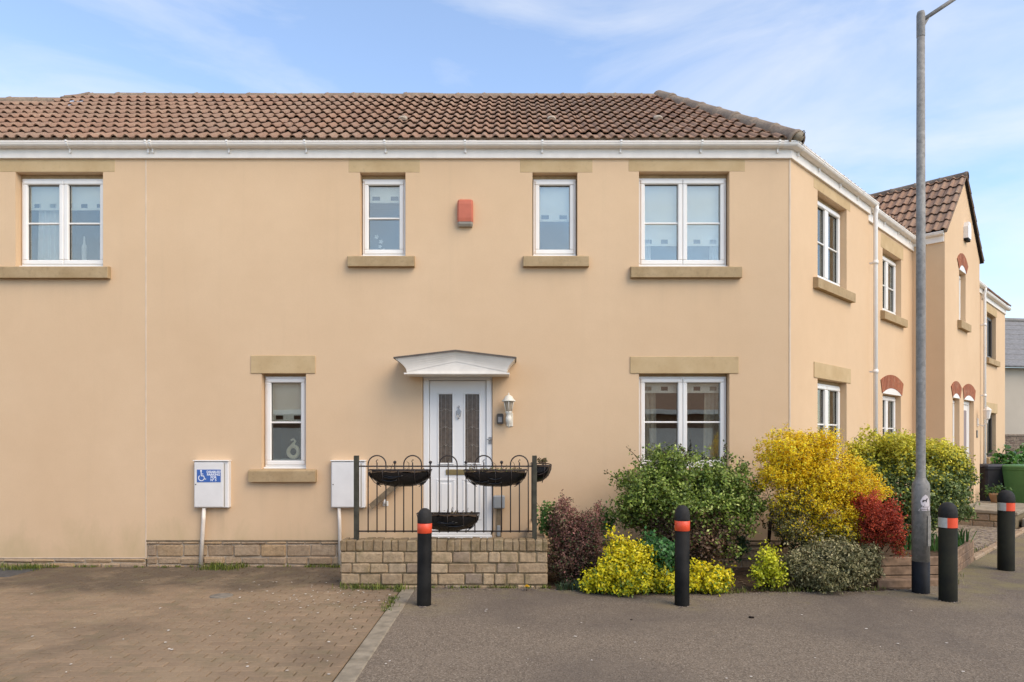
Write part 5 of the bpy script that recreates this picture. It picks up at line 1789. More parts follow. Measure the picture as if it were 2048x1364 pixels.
for (px, py, top, wpx, lab, hwt, mat) in (
    (848, 1210, 1016, 28.5, 'black bollard with orange band in front of the retaining wall', False, 'bollard'),
    (1364, 1210, 1010, 29, 'black bollard with orange band in front of the yellow ground cover', False, 'bollard'),
    (1896, 1201, 1004, 33, 'algae stained bollard with white and orange band beside the lamp post', True, 'bollard_moss'),
    (2012, 1140, 980, 29, 'bollard with white and orange band farthest right, before the bins', True, 'bollard_moss')):
    g = G(px, py)
    d = g.y + CAM_D
    bollard(g, (py - top) / FPX * d, wpx / 2 / FPX * d, lab, hwt, mat, random.uniform(-0.012, 0.012))

# ------------------------------------------------------------------ lamp post
lg = G(1841.5, 1185)
ld0 = lg.y + CAM_D
kp = ld0 / FPX
def LP(py): return (HOR - py) * kp + CAM_H
lp = thing('lamp_post', lg, 'tall galvanised street lamp post with black painted base and dog sticker', 'lamp post')
Rb, Rs, Rt = 16 * kp, 8.6 * kp, 7.2 * kp
MB().lathe([(Rb * 0.98, -0.05), (Rb, 0), (Rb, LP(1122))], lg, 24).build('painted_base', 'black_paint', lp)
MB().lathe([(Rb, LP(1122)), (Rb, LP(975)), (Rb * 0.93, LP(966)), (Rs * 1.15, LP(958)), (Rs, LP(952)), (Rs, LP(600)), (Rt, LP(74))], lg, 24).build('shaft', 'galv', lp)
MB().lathe([(Rt * 1.02, LP(75)), (Rt * 1.06, LP(73)), (Rt * 1.06, LP(30)), (Rt * 0.9, LP(24)), (0.004, LP(23))], lg, 20).build('bracket_socket', 'galv', lp)
top = Vector((lg.x, lg.y, LP(40)))
end = P(1960, -36, lg.y + 0.1)
MB().tube([top + Vector((0.02, 0, 0)), end], [0.022, 0.020], 10).build('arm', 'galv', lp)
st_ = MB()
st_.add([top + Vector((0.036, -0.004, -0.02)), top + Vector((0.10, -0.004, 0.035)), top + Vector((0.036, -0.004, -0.075)), top + Vector((0.036, 0.004, -0.02)), top + Vector((0.10, 0.004, 0.035)), top + Vector((0.036, 0.004, -0.075))], [(0, 1, 2), (5, 4, 3), (0, 3, 4, 1), (1, 4, 5, 2), (2, 5, 3, 0)])
st_.build('gusset', 'galv', lp)
# lantern head, above the frame
hd_ = MB()
dv = (end - top).normalized()
hd_.box(0, 0.55, -0.10, 0.10, -0.045, 0.05, Frame(end, (1, 0.1, 0), (-0.1, 1, 0)), 0.03)
hd_.build('lamp_head', 'grey_box', lp)
# door in the base
MB().box(-0.03, 0.03, -0.001, 0.003, LP(1090), LP(1030), Frame((lg.x + 0.045, lg.y - Rb * 0.86, 0), (0.85, 0.5, 0), (0.5, -0.85, 0)), 0.002).build('access_door', 'galv', lp)
# worn dog sticker wrapped on the shaft
def onpost(px, py, lift=0.0015):
    x = (px - 1842) * kp
    x = max(-Rb * 0.97, min(Rb * 0.97, x))
    return Vector((lg.x + x, lg.y - math.sqrt((Rb + lift) ** 2 - x * x), LP(py)))
sk = thing('dog_sticker', onpost(1842, 1018), 'worn pinkish sticker with dog emblem on the lamp post', 'sticker')
def post_patch(name, pts, mat, parent, lift):
    mb = MB()
    # fan from centre with subdivided ring
    ring_ = []
    for (p, q) in zip(pts, pts[1:] + pts[:1]):
        for k in range(3):
            ring_.append((p[0] + (q[0] - p[0]) * k / 3, p[1] + (q[1] - p[1]) * k / 3))
    cx_ = sum(p[0] for p in ring_) / len(ring_)
    cy_ = sum(p[1] for p in ring_) / len(ring_)
    mid = [((p[0] + cx_) / 2, (p[1] + cy_) / 2) for p in ring_]
    n = len(ring_)
    vs = [onpost(*p, lift) for p in ring_] + [onpost(*p, lift) for p in mid] + [onpost(cx_, cy_, lift)]
    fs = [(i, (i + 1) % n, n + (i + 1) % n, n + i) for i in range(n)] + [(n + i, n + (i + 1) % n, 2 * n) for i in range(n)]
    mb.add(vs, fs, True)
    return mb.build(name, mat, parent, fix=False)
post_patch('sticker_film', [(1841.5, 988), (1846, 991), (1849, 996), (1850, 1002), (1851, 1009), (1853, 1013), (1851, 1020), (1830, 1020), (1833, 1015), (1838, 1012), (1834, 1007), (1833, 1001), (1836, 993)], 'sticker', sk, 0.0015)
post_patch('dog_body', [(1836.5, 999), (1842.5, 998.5), (1844.5, 996), (1844.8, 994.5), (1846.2, 996.8), (1844, 999.5), (1844, 1003), (1842.8, 1003), (1842.0, 1000.6), (1838, 1000.6), (1836.6, 1003), (1835.8, 1003)], 'print_black', sk, 0.0030)
for (x0_, x1_, y_) in ((1837, 1840, 1012.5), (1840.6, 1843, 1012.5), (1843.8, 1846.5, 1012.5), (1847.2, 1850.4, 1012.5), (1835, 1842, 1017), (1843, 1848, 1017)):
    post_patch('lettering', [(x0_, y_ - 0.7), (x1_, y_ - 0.7), (x1_, y_ + 0.7), (x0_, y_ + 0.7)], 'print_grey', sk, 0.0030)

# ------------------------------------------------------------------ raised timber bed, steps, bins, pot
tb = thing('raised_bed', (4.9, -0.8, 0), 'raised garden bed of weathered brown timber sleepers beside the lamp post', 'garden bed')
A_, B_, C_ = Vector((4.22, -0.98, 0)), Vector((5.02, -0.92, 0)), Vector((6.25, 0.42, 0))
def plank(p, q, z0, z1, mat, th=0.05):
    u = (q - p).normalized()
    nn = Vector((u.y, -u.x, 0))
    F = Frame(p, u, nn)
    return MB().box(0.002, (q - p).length - 0.002, -th, random.uniform(-0.003, 0.003), z0 + 0.003, z1 - 0.003, F, 0.008, 0.002).build('plank', mat, tb)
for k in range(3):
    z0, z1 = -0.03 + k * 0.105, -0.03 + (k + 1) * 0.105
    plank(A_, B_, z0, z1, 'sleeper')
    plank(B_, C_, z0, z1, 'sleeper')
    plank(A_ + Vector((-0.02, 0.9, 0)), A_, z0, z1, 'sleeper')
plank(A_ + Vector((-0.15, -0.22, 0)), B_ + Vector((-0.05, -0.24, 0)), -0.03, 0.075, 'sleeper', 0.09)
MB().box(-0.05, 0.0, -0.05, 0.01, -0.03, 0.33, Frame(B_, (1, 0, 0), (0, -1, 0)), 0.008).build('corner_post', 'sleeper', tb)
bs = MB()
bs.add([(A_.x + 0.03, A_.y + 0.03, 0.25), (B_.x - 0.03, B_.y + 0.03, 0.25), (C_.x - 0.05, C_.y + 0.02, 0.25), (C_.x - 0.7, C_.y + 0.7, 0.25), (A_.x + 0.03, A_.y + 1.2, 0.25)], [(0, 1, 2, 3, 4)])
bs.build('soil', 'soil', tb, fix=False)

stp = thing('entrance_steps', GF(1.8, 0.6, 0), 'stone faced doorstep platform in front of the gabled house', 'steps')
PFr = GF
MB().box(0.72, 3.0, 0.003, 1.0, 0.24, 0.30, PFr, 0.01).build('platform_slab', 'concrete', stp)
MB().box(0.76, 3.0, 0.003, 0.96, -0.05, 0.24, PFr).build('platform_core', 'mortar', stp)
SFc = Frame(GF(0.76, 0, 0), WING.n, -WING.u)
for r in range(2):
    a = 0.01
    while a < 0.94:
        L = random.uniform(0.24, 0.4)
        e = min(a + L, 0.955)
        MB().box(a + 0.005, e - 0.005, -0.1, 0.015, -0.04 + r * 0.14, -0.05 + (r + 1) * 0.14, SFc, 0.014, 0.005).build('stone', 'stone', stp)
        a = e
MB().box(1.1, 2.8, 1.002, 1.32, -0.05, 0.15, PFr, 0.012).build('step', 'concrete', stp)

def wheelie_bin(base, rotz, body, label):
    t = thing('wheelie_bin', base, label, 'bin', 'wheelie bins beside the end house')
    F = Frame(base, (math.cos(rotz), math.sin(rotz), 0), (-math.sin(rotz), math.cos(rotz), 0))
    mb = MB()
    rings = []
    for (z, w, d_) in ((0.04, 0.22, 0.25), (0.5, 0.25, 0.30), (0.90, 0.28, 0.34), (0.93, 0.295, 0.355), (0.97, 0.295, 0.355)):
        c = 0.04
        rings.append([F(x, y, z) for x, y in ((-w + c, -d_), (w - c, -d_), (w, -d_ + c), (w, d_ - c), (w - c, d_), (-w + c, d_), (-w, d_ - c), (-w, -d_ + c))])
    mb.loft(rings, True, True, False)
    mb.build('bin_body', body, t)
    ld2 = MB()
    rings = []
    for (z, w, d_) in ((0.972, 0.305, 0.37), (1.0, 0.305, 0.37), (1.03, 0.28, 0.34), (1.045, 0.22, 0.28)):
        c = 0.05
        rings.append([F(x, y, z) for x, y in ((-w + c, -d_), (w - c, -d_), (w, -d_ + c), (w, d_ - c), (w - c, d_), (-w + c, d_), (-w, d_ - c), (-w, -d_ + c))])
    ld2.loft(rings, True, True, False)
    ld2.build('bin_lid', body, t)
    hb = MB()
    hb.tube([F(-0.2, 0.36, 0.98), F(-0.2, 0.44, 1.0), F(0.2, 0.44, 1.0), F(0.2, 0.36, 0.98)], 0.016, 6)
    hb.build('handle', body, t)
    for sx in (-1, 1):
        wmb_ = MB()
        c = Vector(F(sx * 0.25, 0.30, 0.10))
        ax_ = F.u
        wmb_.tube([c - ax_ * 0.025, c + ax_ * 0.025], 0.10, 14)
        wmb_.build('wheel', 'bollard', t)
    return t
wheelie_bin(Vector((12.10, 7.25, 0.0)), R(12), 'bin_green', 'green wheelie bin at the right edge of the picture')
wheelie_bin(Vector((11.62, 7.75, 0.0)), R(100), 'bin_black', 'black wheelie bin between the hedge and the green bin')
pot = thing('plant_pot', GF(2.75, 0.33, 0.30), 'terracotta pot of greenery on the doorstep by the downpipe', 'plant pot')
MB().lathe([(0.08, 0), (0.12, 0.16), (0.135, 0.17), (0.135, 0.20), (0.12, 0.20), (0.11, 0.17)], GF(2.75, 0.33, 0.301), 16).build('pot', 'terracotta', pot)

# ------------------------------------------------------------------ foliage
def leaf_object(name, parent, pos, dirs, size, cols, mat='leaf', flat=0.5, ratio=0.55, seed=0):
    """pos Nx3, dirs Nx3 (facing), size N, cols Nx3"""
    g = np.random.default_rng(seed)
    N = len(pos)
    nrm = dirs * flat + g.normal(size=(N, 3)) * 0.55 + np.array([0, -0.15, 0.35])
    nrm /= np.linalg.norm(nrm, axis=1, keepdims=True) + 1e-9
    tan = np.cross(nrm, g.normal(size=(N, 3)))
    tan /= np.linalg.norm(tan, axis=1, keepdims=True) + 1e-9
    bit = np.cross(nrm, tan)
    s = size[:, None]
    fold = nrm * s * 0.10
    v = np.empty((N, 4, 3))
    v[:, 0] = pos - tan * s * 0.5
    v[:, 1] = pos + bit * s * ratio * 0.5 + fold
    v[:, 2] = pos + tan * s * 0.5
    v[:, 3] = pos - bit * s * ratio * 0.5 + fold
    v = v.reshape(-1, 3) - np.array(PW[parent.name])
    me = bpy.data.meshes.new(name)
    me.vertices.add(4 * N)
    me.vertices.foreach_set('co', v.ravel())
    tri = np.empty((N, 6), dtype=np.int32)
    k = np.arange(N) * 4
    tri[:, 0] = k; tri[:, 1] = k + 1; tri[:, 2] = k + 2; tri[:, 3] = k; tri[:, 4] = k + 2; tri[:, 5] = k + 3
    me.loops.add(6 * N)
    me.loops.foreach_set('vertex_index', tri.ravel())
    me.polygons.add(2 * N)
    me.polygons.foreach_set('loop_start', np.arange(2 * N) * 3)
    me.update(calc_edges=True)
    ca = me.color_attributes.new('Col', 'FLOAT_COLOR', 'POINT')
    c4 = np.ones((N, 4, 4))
    c4[:, :, :3] = np.clip(cols, 0.003, 1)[:, None, :]
    ca.data.foreach_set('color', c4.ravel())
    me.materials.append(M[mat])
    me.validate()
    return tag(link(name, me, parent, PW[parent.name]), kind='stuff')

def clump(px, py, rx, ry, d, rz=None):
    Y = d - CAM_D
    c = P(px, py, Y)
    k = d / FPX
    return (c.x, c.y, c.z, rx * k, (rz if rz is not None else (rx + ry) / 2 * k * 0.85), ry * k)

def twigs(clumps, n, seed, inner=0.5, outer=1.08, zmin=0.03, front=0.0):
    g = np.random.default_rng(seed)
    cl = np.array(clumps)
    wts = (cl[:, 3] * cl[:, 5] + cl[:, 3] * cl[:, 4] + cl[:, 4] * cl[:, 5])
    idx = g.choice(len(cl), size=n, p=wts / wts.sum())
    d = g.normal(size=(n, 3))
    d[:, 1] -= front
    d /= np.linalg.norm(d, axis=1, keepdims=True)
    rad = inner + (outer - inner) * g.random(n) ** 0.55
    c = cl[idx]
    p = c[:, :3] + d * c[:, 3:6] * rad[:, None]
    ok = p[:, 2] > zmin
    return p[ok], d[ok], rad[ok]

def pal(cols, t):
    cols = np.array(cols)
    x = np.clip(t, 0, 0.9999) * (len(cols) - 1)
    i = x.astype(int)
    f = (x - i)[:, None]
    return cols[i] * (1 - f) + cols[np.minimum(i + 1, len(cols) - 1)] * f

def bush(name, clumps, label, cat, nt, per, size, colfn, seed, twig_r=0.035, stretch=0.0, base=None, stems=14, ratio=0.55, mat='leaf', inner=0.5, outer=1.1, group=None, front=0.3, stem_r=0.008, bark='bark', flat=0.5, zmin=0.02, shoots=0.0, knobs=9, bare=40):
    g = np.random.default_rng(seed)
    cl = np.array(clumps)
    ctr = cl[:, :3].mean(axis=0)
    base = Vector(base) if base is not None else Vector((ctr[0], ctr[1], 0))
    t = thing(name, base, label, cat, group)
    sub = []
    for c in clumps:
        for k in range(knobs):
            v = g.normal(size=3); v[1] -= 0.3; v /= np.linalg.norm(v)
            f = 0.60 + 0.50 * g.random()
            q_ = 0.20 + 0.30 * g.random()
            sub.append((c[0] + v[0] * c[3] * f, c[1] + v[1] * c[4] * f, c[2] + v[2] * c[5] * f, c[3] * q_, c[4] * q_, c[5] * q_))
    p, d, rad = twigs([(*c[:3], c[3] * 0.80, c[4] * 0.80, c[5] * 0.80) for c in clumps], int(nt * 0.42), seed, inner, outer, zmin, front)
    p2, d2, rad2 = twigs(sub, int(nt * 0.58), seed + 500, 0.5, 1.1, zmin, front)
    p = np.concatenate([p, p2]); d = np.concatenate([d, d2]); rad = np.concatenate([rad, np.maximum(rad2, 0.8)])
    n = len(p)
    N = n * per
    ti = np.repeat(np.arange(n), per)
    off = g.normal(size=(N, 3)) * twig_r
    if shoots:
        sh = (g.random(n) < 0.25) * shoots * g.random(n)
        sdir = d * 0.6 + np.array([0, 0, 0.7]) + g.normal(size=(n, 3)) * 0.25
        sdir /= np.linalg.norm(sdir, axis=1, keepdims=True)
        off = off * np.where(sh[ti] > 0, 0.5, 1.0)[:, None] + sdir[ti] * (sh[ti] * g.random(N))[:, None]
    if stretch:
        off += d[ti] * (g.random(N)[:, None]) * stretch
    pos = p[ti] + off
    zlo, zhi = (cl[:, 2] - cl[:, 5]).min(), (cl[:, 2] + cl[:, 5]).max()
    rel = np.clip((pos[:, 2] - max(zlo, 0)) / (zhi - max(zlo, 0)), 0, 1)
    cols = colfn(rel, g.random(N), g.random(n)[ti], pos, rad[ti], g)
    ok = (pos[:, 2] > 0.01) & (pos[:, 1] < 0.35 * 0 + 1e9)
    sz = size * (0.7 + 0.6 * g.random(N))
    leaf_object('foliage', t, pos[ok], d[ti][ok], sz[ok], cols[ok], mat, flat, ratio, seed + 1)
    rs = random.Random(seed)
    tw = MB()
    for k in range(bare):
        j = rs.randrange(n)
        q = Vector(p[j])
        dv = (Vector(d[j]) + Vector((rs.gauss(0, 0.3), rs.gauss(0, 0.3), 0.5 + rs.gauss(0, 0.3)))).normalized()
        L_ = rs.uniform(0.05, 0.15)
        tw.tube([q - dv * 0.06, q + dv * L_ * 0.5 + Vector((rs.gauss(0, 0.006), rs.gauss(0, 0.006), 0)), q + dv * L_], [0.0032, 0.0025, 0.0012], 4)
    if bare:
        tag(tw.build('twigs', bark, t, fix=False), kind='stuff')
    for k in range(stems):
        j = rs.randrange(n)
        q = Vector(p[j])
        b0 = base + Vector((rs.uniform(-0.06, 0.06), rs.uniform(-0.05, 0.05), -0.02))
        m1 = b0.lerp(q, 0.35) + Vector((rs.uniform(-0.05, 0.05), rs.uniform(-0.05, 0.05), 0.08))
        m2 = b0.lerp(q, 0.7) + Vector((rs.uniform(-0.04, 0.04), rs.uniform(-0.04, 0.04), 0.05))
        r_ = stem_r * rs.uniform(0.7, 1.3)
        MB().tube([b0, m1, m2, q], [r_, r_ * 0.8, r_ * 0.55, r_ * 0.25], 5).build('stem', bark, t)
    return t

def vary(c, r, amt, g, k=1.55):
    return c * k * (1 + (r[:, None] - 0.5) * amt) * (1 + g.normal(size=(len(c), 1)) * 0.08)

# purple berberis beside the wall
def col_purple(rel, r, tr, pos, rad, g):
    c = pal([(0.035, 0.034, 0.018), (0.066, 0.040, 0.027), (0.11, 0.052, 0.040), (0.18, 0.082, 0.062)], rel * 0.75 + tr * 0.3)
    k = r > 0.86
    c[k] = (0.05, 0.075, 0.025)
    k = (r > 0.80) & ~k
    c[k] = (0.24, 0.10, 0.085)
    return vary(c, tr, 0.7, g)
D1 = 7.75
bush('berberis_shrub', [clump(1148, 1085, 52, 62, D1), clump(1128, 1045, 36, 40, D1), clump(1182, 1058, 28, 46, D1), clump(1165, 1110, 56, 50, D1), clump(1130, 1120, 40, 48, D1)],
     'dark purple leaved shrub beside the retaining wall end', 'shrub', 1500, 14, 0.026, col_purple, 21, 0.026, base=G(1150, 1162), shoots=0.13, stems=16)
def col_green(rel, r, tr, pos, rad, g):
    c = pal([(0.035, 0.075, 0.018), (0.06, 0.13, 0.026), (0.10, 0.19, 0.04)], r)
    return vary(c, tr, 0.6, g)
bush('climbing_shrub', [clump(1093, 1032, 16, 24, 7.95), clump(1100, 1062, 14, 18, 7.95), clump(1205, 1050, 22, 26, 8.2)], 'sprig of green leaves between railing post and purple shrub', 'shrub', 160, 9, 0.045, col_green, 22, 0.035, base=G(1120, 1150), stems=8)

# low yellow euonymus
def col_yel(rel, r, tr, pos, rad, g):
    pr = 1024 + FPX * pos[:, 0] / (pos[:, 1] + CAM_D)
    c = pal([(0.17, 0.19, 0.012), (0.36, 0.34, 0.014), (0.52, 0.44, 0.015), (0.56, 0.40, 0.014)], r * 0.55 + rel * 0.30 + tr * 0.22)
    green = (r > 0.90) | (g.random(len(r)) < np.clip(0.30 - rel, 0, 0.4) * 1.6)
    c[green] = pal([(0.05, 0.10, 0.015), (0.13, 0.20, 0.03)], g.random(int(green.sum())))
    return vary(c, tr, 0.55, g)
D2 = 7.22
bush('euonymus_shrub', [clump(1258, 1136, 56, 42, D2), clump(1205, 1166, 38, 22, D2), clump(1305, 1158, 42, 28, D2), clump(1235, 1100, 22, 24, D2 + 0.05), clump(1275, 1112, 26, 24, D2 + 0.05), clump(1250, 1165, 60, 22, D2 - 0.08), clump(1342, 1174, 30, 16, D2 - 0.05), clump(1190, 1178, 26, 12, D2)],
     'mounded yellow euonymus at the tarmac edge left of a bollard', 'shrub', 1150, 13, 0.034, col_yel, 31, 0.030, ratio=0.62, mat='leaf_gloss', base=G(1260, 1185), group='yellow leaved ground cover', stems=10, shoots=0.12, outer=1.2)
bush('euonymus_shrub', [clump(1412, 1158, 38, 26, D2), clump(1440, 1160, 22, 20, D2), clump(1385, 1165, 22, 22, D2)],
     'small yellow euonymus right of the middle bollard', 'shrub', 420, 12, 0.034, col_yel, 32, 0.028, ratio=0.62, mat='leaf_gloss', base=G(1412, 1185), group='yellow leaved ground cover', stems=6, shoots=0.10, outer=1.25)
bush('euonymus_shrub', [clump(1532, 1128, 20, 24, 7.35), clump(1553, 1150, 20, 22, 7.35), clump(1520, 1155, 14, 14, 7.35), clump(1545, 1112, 10, 14, 7.36)],
     'small yellow green euonymus sprig under the yellow broom', 'shrub', 170, 12, 0.032, lambda rel, r, tr, pos, rad, g: vary(pal([(0.10, 0.15, 0.012), (0.34, 0.36, 0.02), (0.52, 0.48, 0.025)], r * 0.6 + rel * 0.4), tr, 0.5, g), 33, 0.034, ratio=0.62, mat='leaf_gloss', base=G(1538, 1172), group='yellow leaved ground cover', stems=8, shoots=0.16, outer=1.3, knobs=5)
def col_dgreen(rel, r, tr, pos, rad, g):
    c = pal([(0.020, 0.055, 0.018), (0.035, 0.10, 0.028), (0.07, 0.17, 0.045)], r)
    return vary(c, tr, 0.6, g)
bush('green_shrub', [clump(1325, 1125, 26, 40, 7.32), clump(1340, 1110, 20, 30, 7.4), clump(1295, 1090, 16, 22, 7.45)], 'dark green leafy shrub beside the middle bollard', 'shrub', 300, 10, 0.050, col_dgreen, 34, 0.035, ratio=0.6, mat='leaf_gloss', base=G(1328, 1170), stems=8)

# big green shrub in front of the wide window
def col_big(rel, r, tr, pos, rad, g):
    c = pal([(0.026, 0.046, 0.010), (0.075, 0.115, 0.020), (0.17, 0.225, 0.036), (0.34, 0.37, 0.12)], r * 0.7 + tr * 0.3)
    br = g.random(len(r)) < np.clip((0.50 - rel) * 3.2, 0, 0.93) * np.clip(1.25 - np.abs(pos[:, 0] - 2.05) * 1.6, 0, 1)
    c[br] = pal([(0.050, 0.030, 0.018), (0.12, 0.07, 0.04), (0.17, 0.10, 0.06)], g.random(int(br.sum())))
    return vary(c, tr, 0.5, g)
D3 = 8.02
big = bush('rose_shrub', [clump(1378, 942, 70, 42, D3), clump(1325, 935, 40, 28, D3), clump(1300, 980, 68, 46, D3), clump(1440, 985, 70, 50, D3), clump(1365, 1010, 110, 50, D3), clump(1280, 1015, 50, 40, D3), clump(1480, 1010, 36, 46, D3), clump(1440, 1045, 60, 32, D3), clump(1375, 1065, 80, 46, D3)],
     'large rounded green shrub in front of the wide ground floor window', 'shrub', 3000, 13, 0.037, col_big, 41, 0.034, ratio=0.62, mat='leaf_gloss', base=G(1375, 1135), stems=34, shoots=0.22, stem_r=0.010, front=0.25, bare=110)
gsk = np.random.default_rng(77)
skc = [clump(1375, 1075, 72, 44, D3 - 0.05), clump(1350, 1050, 50, 30, D3 - 0.1), clump(1420, 1062, 48, 36, D3 - 0.08), clump(1395, 1110, 36, 34, D3)]
skp, skd, _r = twigs(skc, 900, 78, 0.4, 1.05, 0.02, 0.4)
ski = np.repeat(np.arange(len(skp)), 9)
skpos = skp[ski] + gsk.normal(size=(len(ski), 3)) * 0.028
skcol = pal([(0.045, 0.028, 0.017), (0.115, 0.070, 0.042), (0.20, 0.125, 0.075), (0.10, 0.09, 0.03)], gsk.random(len(ski))) * (0.7 + 0.7 * gsk.random((len(ski), 1)))
leaf_object('dry_foliage', big, skpos, skd[ski], 0.028 * (0.7 + 0.6 * gsk.random(len(ski))), skcol, 'leaf', 0.5, 0.5, 79)
# arching bare shoots with a few leaves
gsh = np.random.default_rng(5)
shoot_paths = [((1290, 1010), (1255, 975), (1230, 955), (1208, 940)), ((1310, 965), (1285, 930), (1268, 908), (1252, 893)), ((1300, 1040), (1262, 1035), (1245, 1045), (1238, 1040)),
               ((1380, 930), (1368, 905), (1362, 895), (1360, 888)), ((1440, 940), (1448, 912), (1452, 900), (1449, 888)), ((1490, 1000), (1515, 1030), (1530, 1050), (1528, 1055)), ((1345, 930), (1330, 905), (1320, 898), (1312, 900))]
lp_, ld_l = [], []
for sp_ in shoot_paths:
    pts = [P(x, y_, D3 - CAM_D - 0.1 + 0.05 * i) for i, (x, y_) in enumerate(sp_)]
    MB().tube(pts, [0.006, 0.005, 0.004, 0.002], 5).build('shoot', 'bark', big)
    for i in range(26):
        f = 0.15 + 0.85 * gsh.random()
        j = min(2, int(f * 3))
        q = pts[j].lerp(pts[j + 1], f * 3 - j)
        lp_.append(np.array(q) + gsh.normal(size=3) * 0.016)
        ld_l.append(gsh.normal(size=3))
lp_ = np.array(lp_); ld_l = np.array(ld_l)
leaf_object('shoot_leaves', big, lp_, ld_l, 0.026 + 0.014 * gsh.random(len(lp_)), pal([(0.07, 0.06, 0.025), (0.07, 0.11, 0.03), (0.15, 0.09, 0.04)], gsh.random(len(lp_))), 'leaf', 0.5, 0.6, 6)

# yellow broom
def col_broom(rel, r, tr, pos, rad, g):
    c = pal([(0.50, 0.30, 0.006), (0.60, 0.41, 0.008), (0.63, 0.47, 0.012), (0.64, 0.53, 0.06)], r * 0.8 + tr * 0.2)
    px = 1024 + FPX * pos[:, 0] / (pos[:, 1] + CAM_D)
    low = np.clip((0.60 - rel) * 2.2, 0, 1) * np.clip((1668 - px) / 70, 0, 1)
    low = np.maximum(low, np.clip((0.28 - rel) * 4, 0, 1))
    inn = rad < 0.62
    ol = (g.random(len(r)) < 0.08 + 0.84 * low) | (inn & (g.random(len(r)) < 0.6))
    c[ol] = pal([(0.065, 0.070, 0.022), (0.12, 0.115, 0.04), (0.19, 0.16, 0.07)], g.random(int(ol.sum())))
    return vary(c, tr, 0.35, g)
D4 = 7.85
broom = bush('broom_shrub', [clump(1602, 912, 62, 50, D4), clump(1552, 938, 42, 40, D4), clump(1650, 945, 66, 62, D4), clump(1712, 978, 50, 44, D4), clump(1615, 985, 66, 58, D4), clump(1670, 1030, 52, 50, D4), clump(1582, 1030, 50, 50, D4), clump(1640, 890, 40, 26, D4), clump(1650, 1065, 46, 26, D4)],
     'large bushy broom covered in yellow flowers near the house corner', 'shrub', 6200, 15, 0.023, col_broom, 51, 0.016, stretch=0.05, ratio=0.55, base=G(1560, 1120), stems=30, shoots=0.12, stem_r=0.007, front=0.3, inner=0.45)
MB().tube([G(1536, 1108) + Vector((0, 0, -0.02)), P(1540, 1050, D4 - CAM_D), P(1546, 1000, D4 - CAM_D)], [0.022, 0.020, 0.016], 8).build('trunk', 'stake', broom)
MB().tube([G(1556, 1112) + Vector((0, 0, -0.02)), P(1572, 1062, D4 - CAM_D), P(1600, 1010, D4 - CAM_D)], [0.020, 0.016, 0.012], 8).build('trunk', 'bark', broom)

# red berberis
def col_red(rel, r, tr, pos, rad, g):
    c = pal([(0.10, 0.024, 0.012), (0.24, 0.034, 0.018), (0.40, 0.060, 0.026), (0.48, 0.11, 0.040)], r * 0.7 + rel * 0.3)
    k = g.random(len(r)) < np.clip(0.45 - rel, 0, 1) * 0.8
    c[k] = (0.16, 0.10, 0.02)
    return vary(c, tr, 0.5, g)
bush('red_berberis', [clump(1738, 1035, 30, 36, 7.62), clump(1768, 1058, 28, 34, 7.6), clump(1735, 1072, 30, 32, 7.66), clump(1794, 1088, 13, 22, 7.55), clump(1776, 1022, 8, 26, 7.62), clump(1718, 1008, 10, 18, 7.62), clump(1746, 1006, 9, 20, 7.62), clump(1790, 1052, 9, 22, 7.6)],
     'bright red leaved shrub right of the yellow broom', 'shrub', 1100, 13, 0.024, col_red, 61, 0.020, base=G(1755, 1130), stems=18, shoots=0.24, knobs=9)

# variegated gold and green shrub behind the lamp post
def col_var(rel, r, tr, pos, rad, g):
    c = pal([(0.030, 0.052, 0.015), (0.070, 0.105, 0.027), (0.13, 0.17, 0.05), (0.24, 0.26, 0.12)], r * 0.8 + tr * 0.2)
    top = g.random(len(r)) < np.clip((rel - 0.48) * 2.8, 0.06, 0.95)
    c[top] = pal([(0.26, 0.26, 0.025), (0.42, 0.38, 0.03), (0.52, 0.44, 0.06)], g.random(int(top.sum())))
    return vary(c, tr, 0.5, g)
D6 = 9.1
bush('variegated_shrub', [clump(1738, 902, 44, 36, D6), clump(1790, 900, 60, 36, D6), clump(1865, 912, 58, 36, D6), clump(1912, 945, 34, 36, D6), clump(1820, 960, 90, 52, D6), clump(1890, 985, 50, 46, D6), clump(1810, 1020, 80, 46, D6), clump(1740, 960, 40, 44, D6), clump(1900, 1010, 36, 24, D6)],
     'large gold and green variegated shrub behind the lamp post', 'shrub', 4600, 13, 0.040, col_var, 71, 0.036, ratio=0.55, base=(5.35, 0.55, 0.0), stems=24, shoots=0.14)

# grey variegated low shrub
def col_grey(rel, r, tr, pos, rad, g):
    c = pal([(0.040, 0.043, 0.016), (0.09, 0.09, 0.036), (0.20, 0.18, 0.085), (0.37, 0.32, 0.17)], r * 0.85 + rel * 0.15)
    return vary(c, tr, 0.5, g)
bush('grey_leaved_shrub', [clump(1635, 1136, 62, 42, 7.38), clump(1700, 1132, 54, 42, 7.42), clump(1605, 1145, 36, 34, 7.38), clump(1740, 1125, 22, 26, 7.45), clump(1660, 1105, 40, 24, 7.5)],
     'low grey green variegated shrub below the yellow broom', 'shrub', 1500, 13, 0.034, col_grey, 81, 0.030, ratio=0.45, base=G(1660, 1178), stems=26, bark='bark', shoots=0.14, outer=1.25, bare=90)
# dark undergrowth between them
bush('dark_shrub', [clump(1470, 1092, 22, 34, 8.3), clump(1640, 1085, 60, 26, 8.2), clump(1690, 1075, 40, 26, 8.3)], 'dark undergrowth behind the low grey shrub', 'shrub', 420, 11, 0.04, lambda rel, r, tr, pos, rad, g: vary(pal([(0.012, 0.025, 0.010), (0.025, 0.05, 0.016), (0.04, 0.075, 0.025)], r), tr, 0.5, g), 82, 0.04, base=(3.6, -0.4, 0), stems=8)

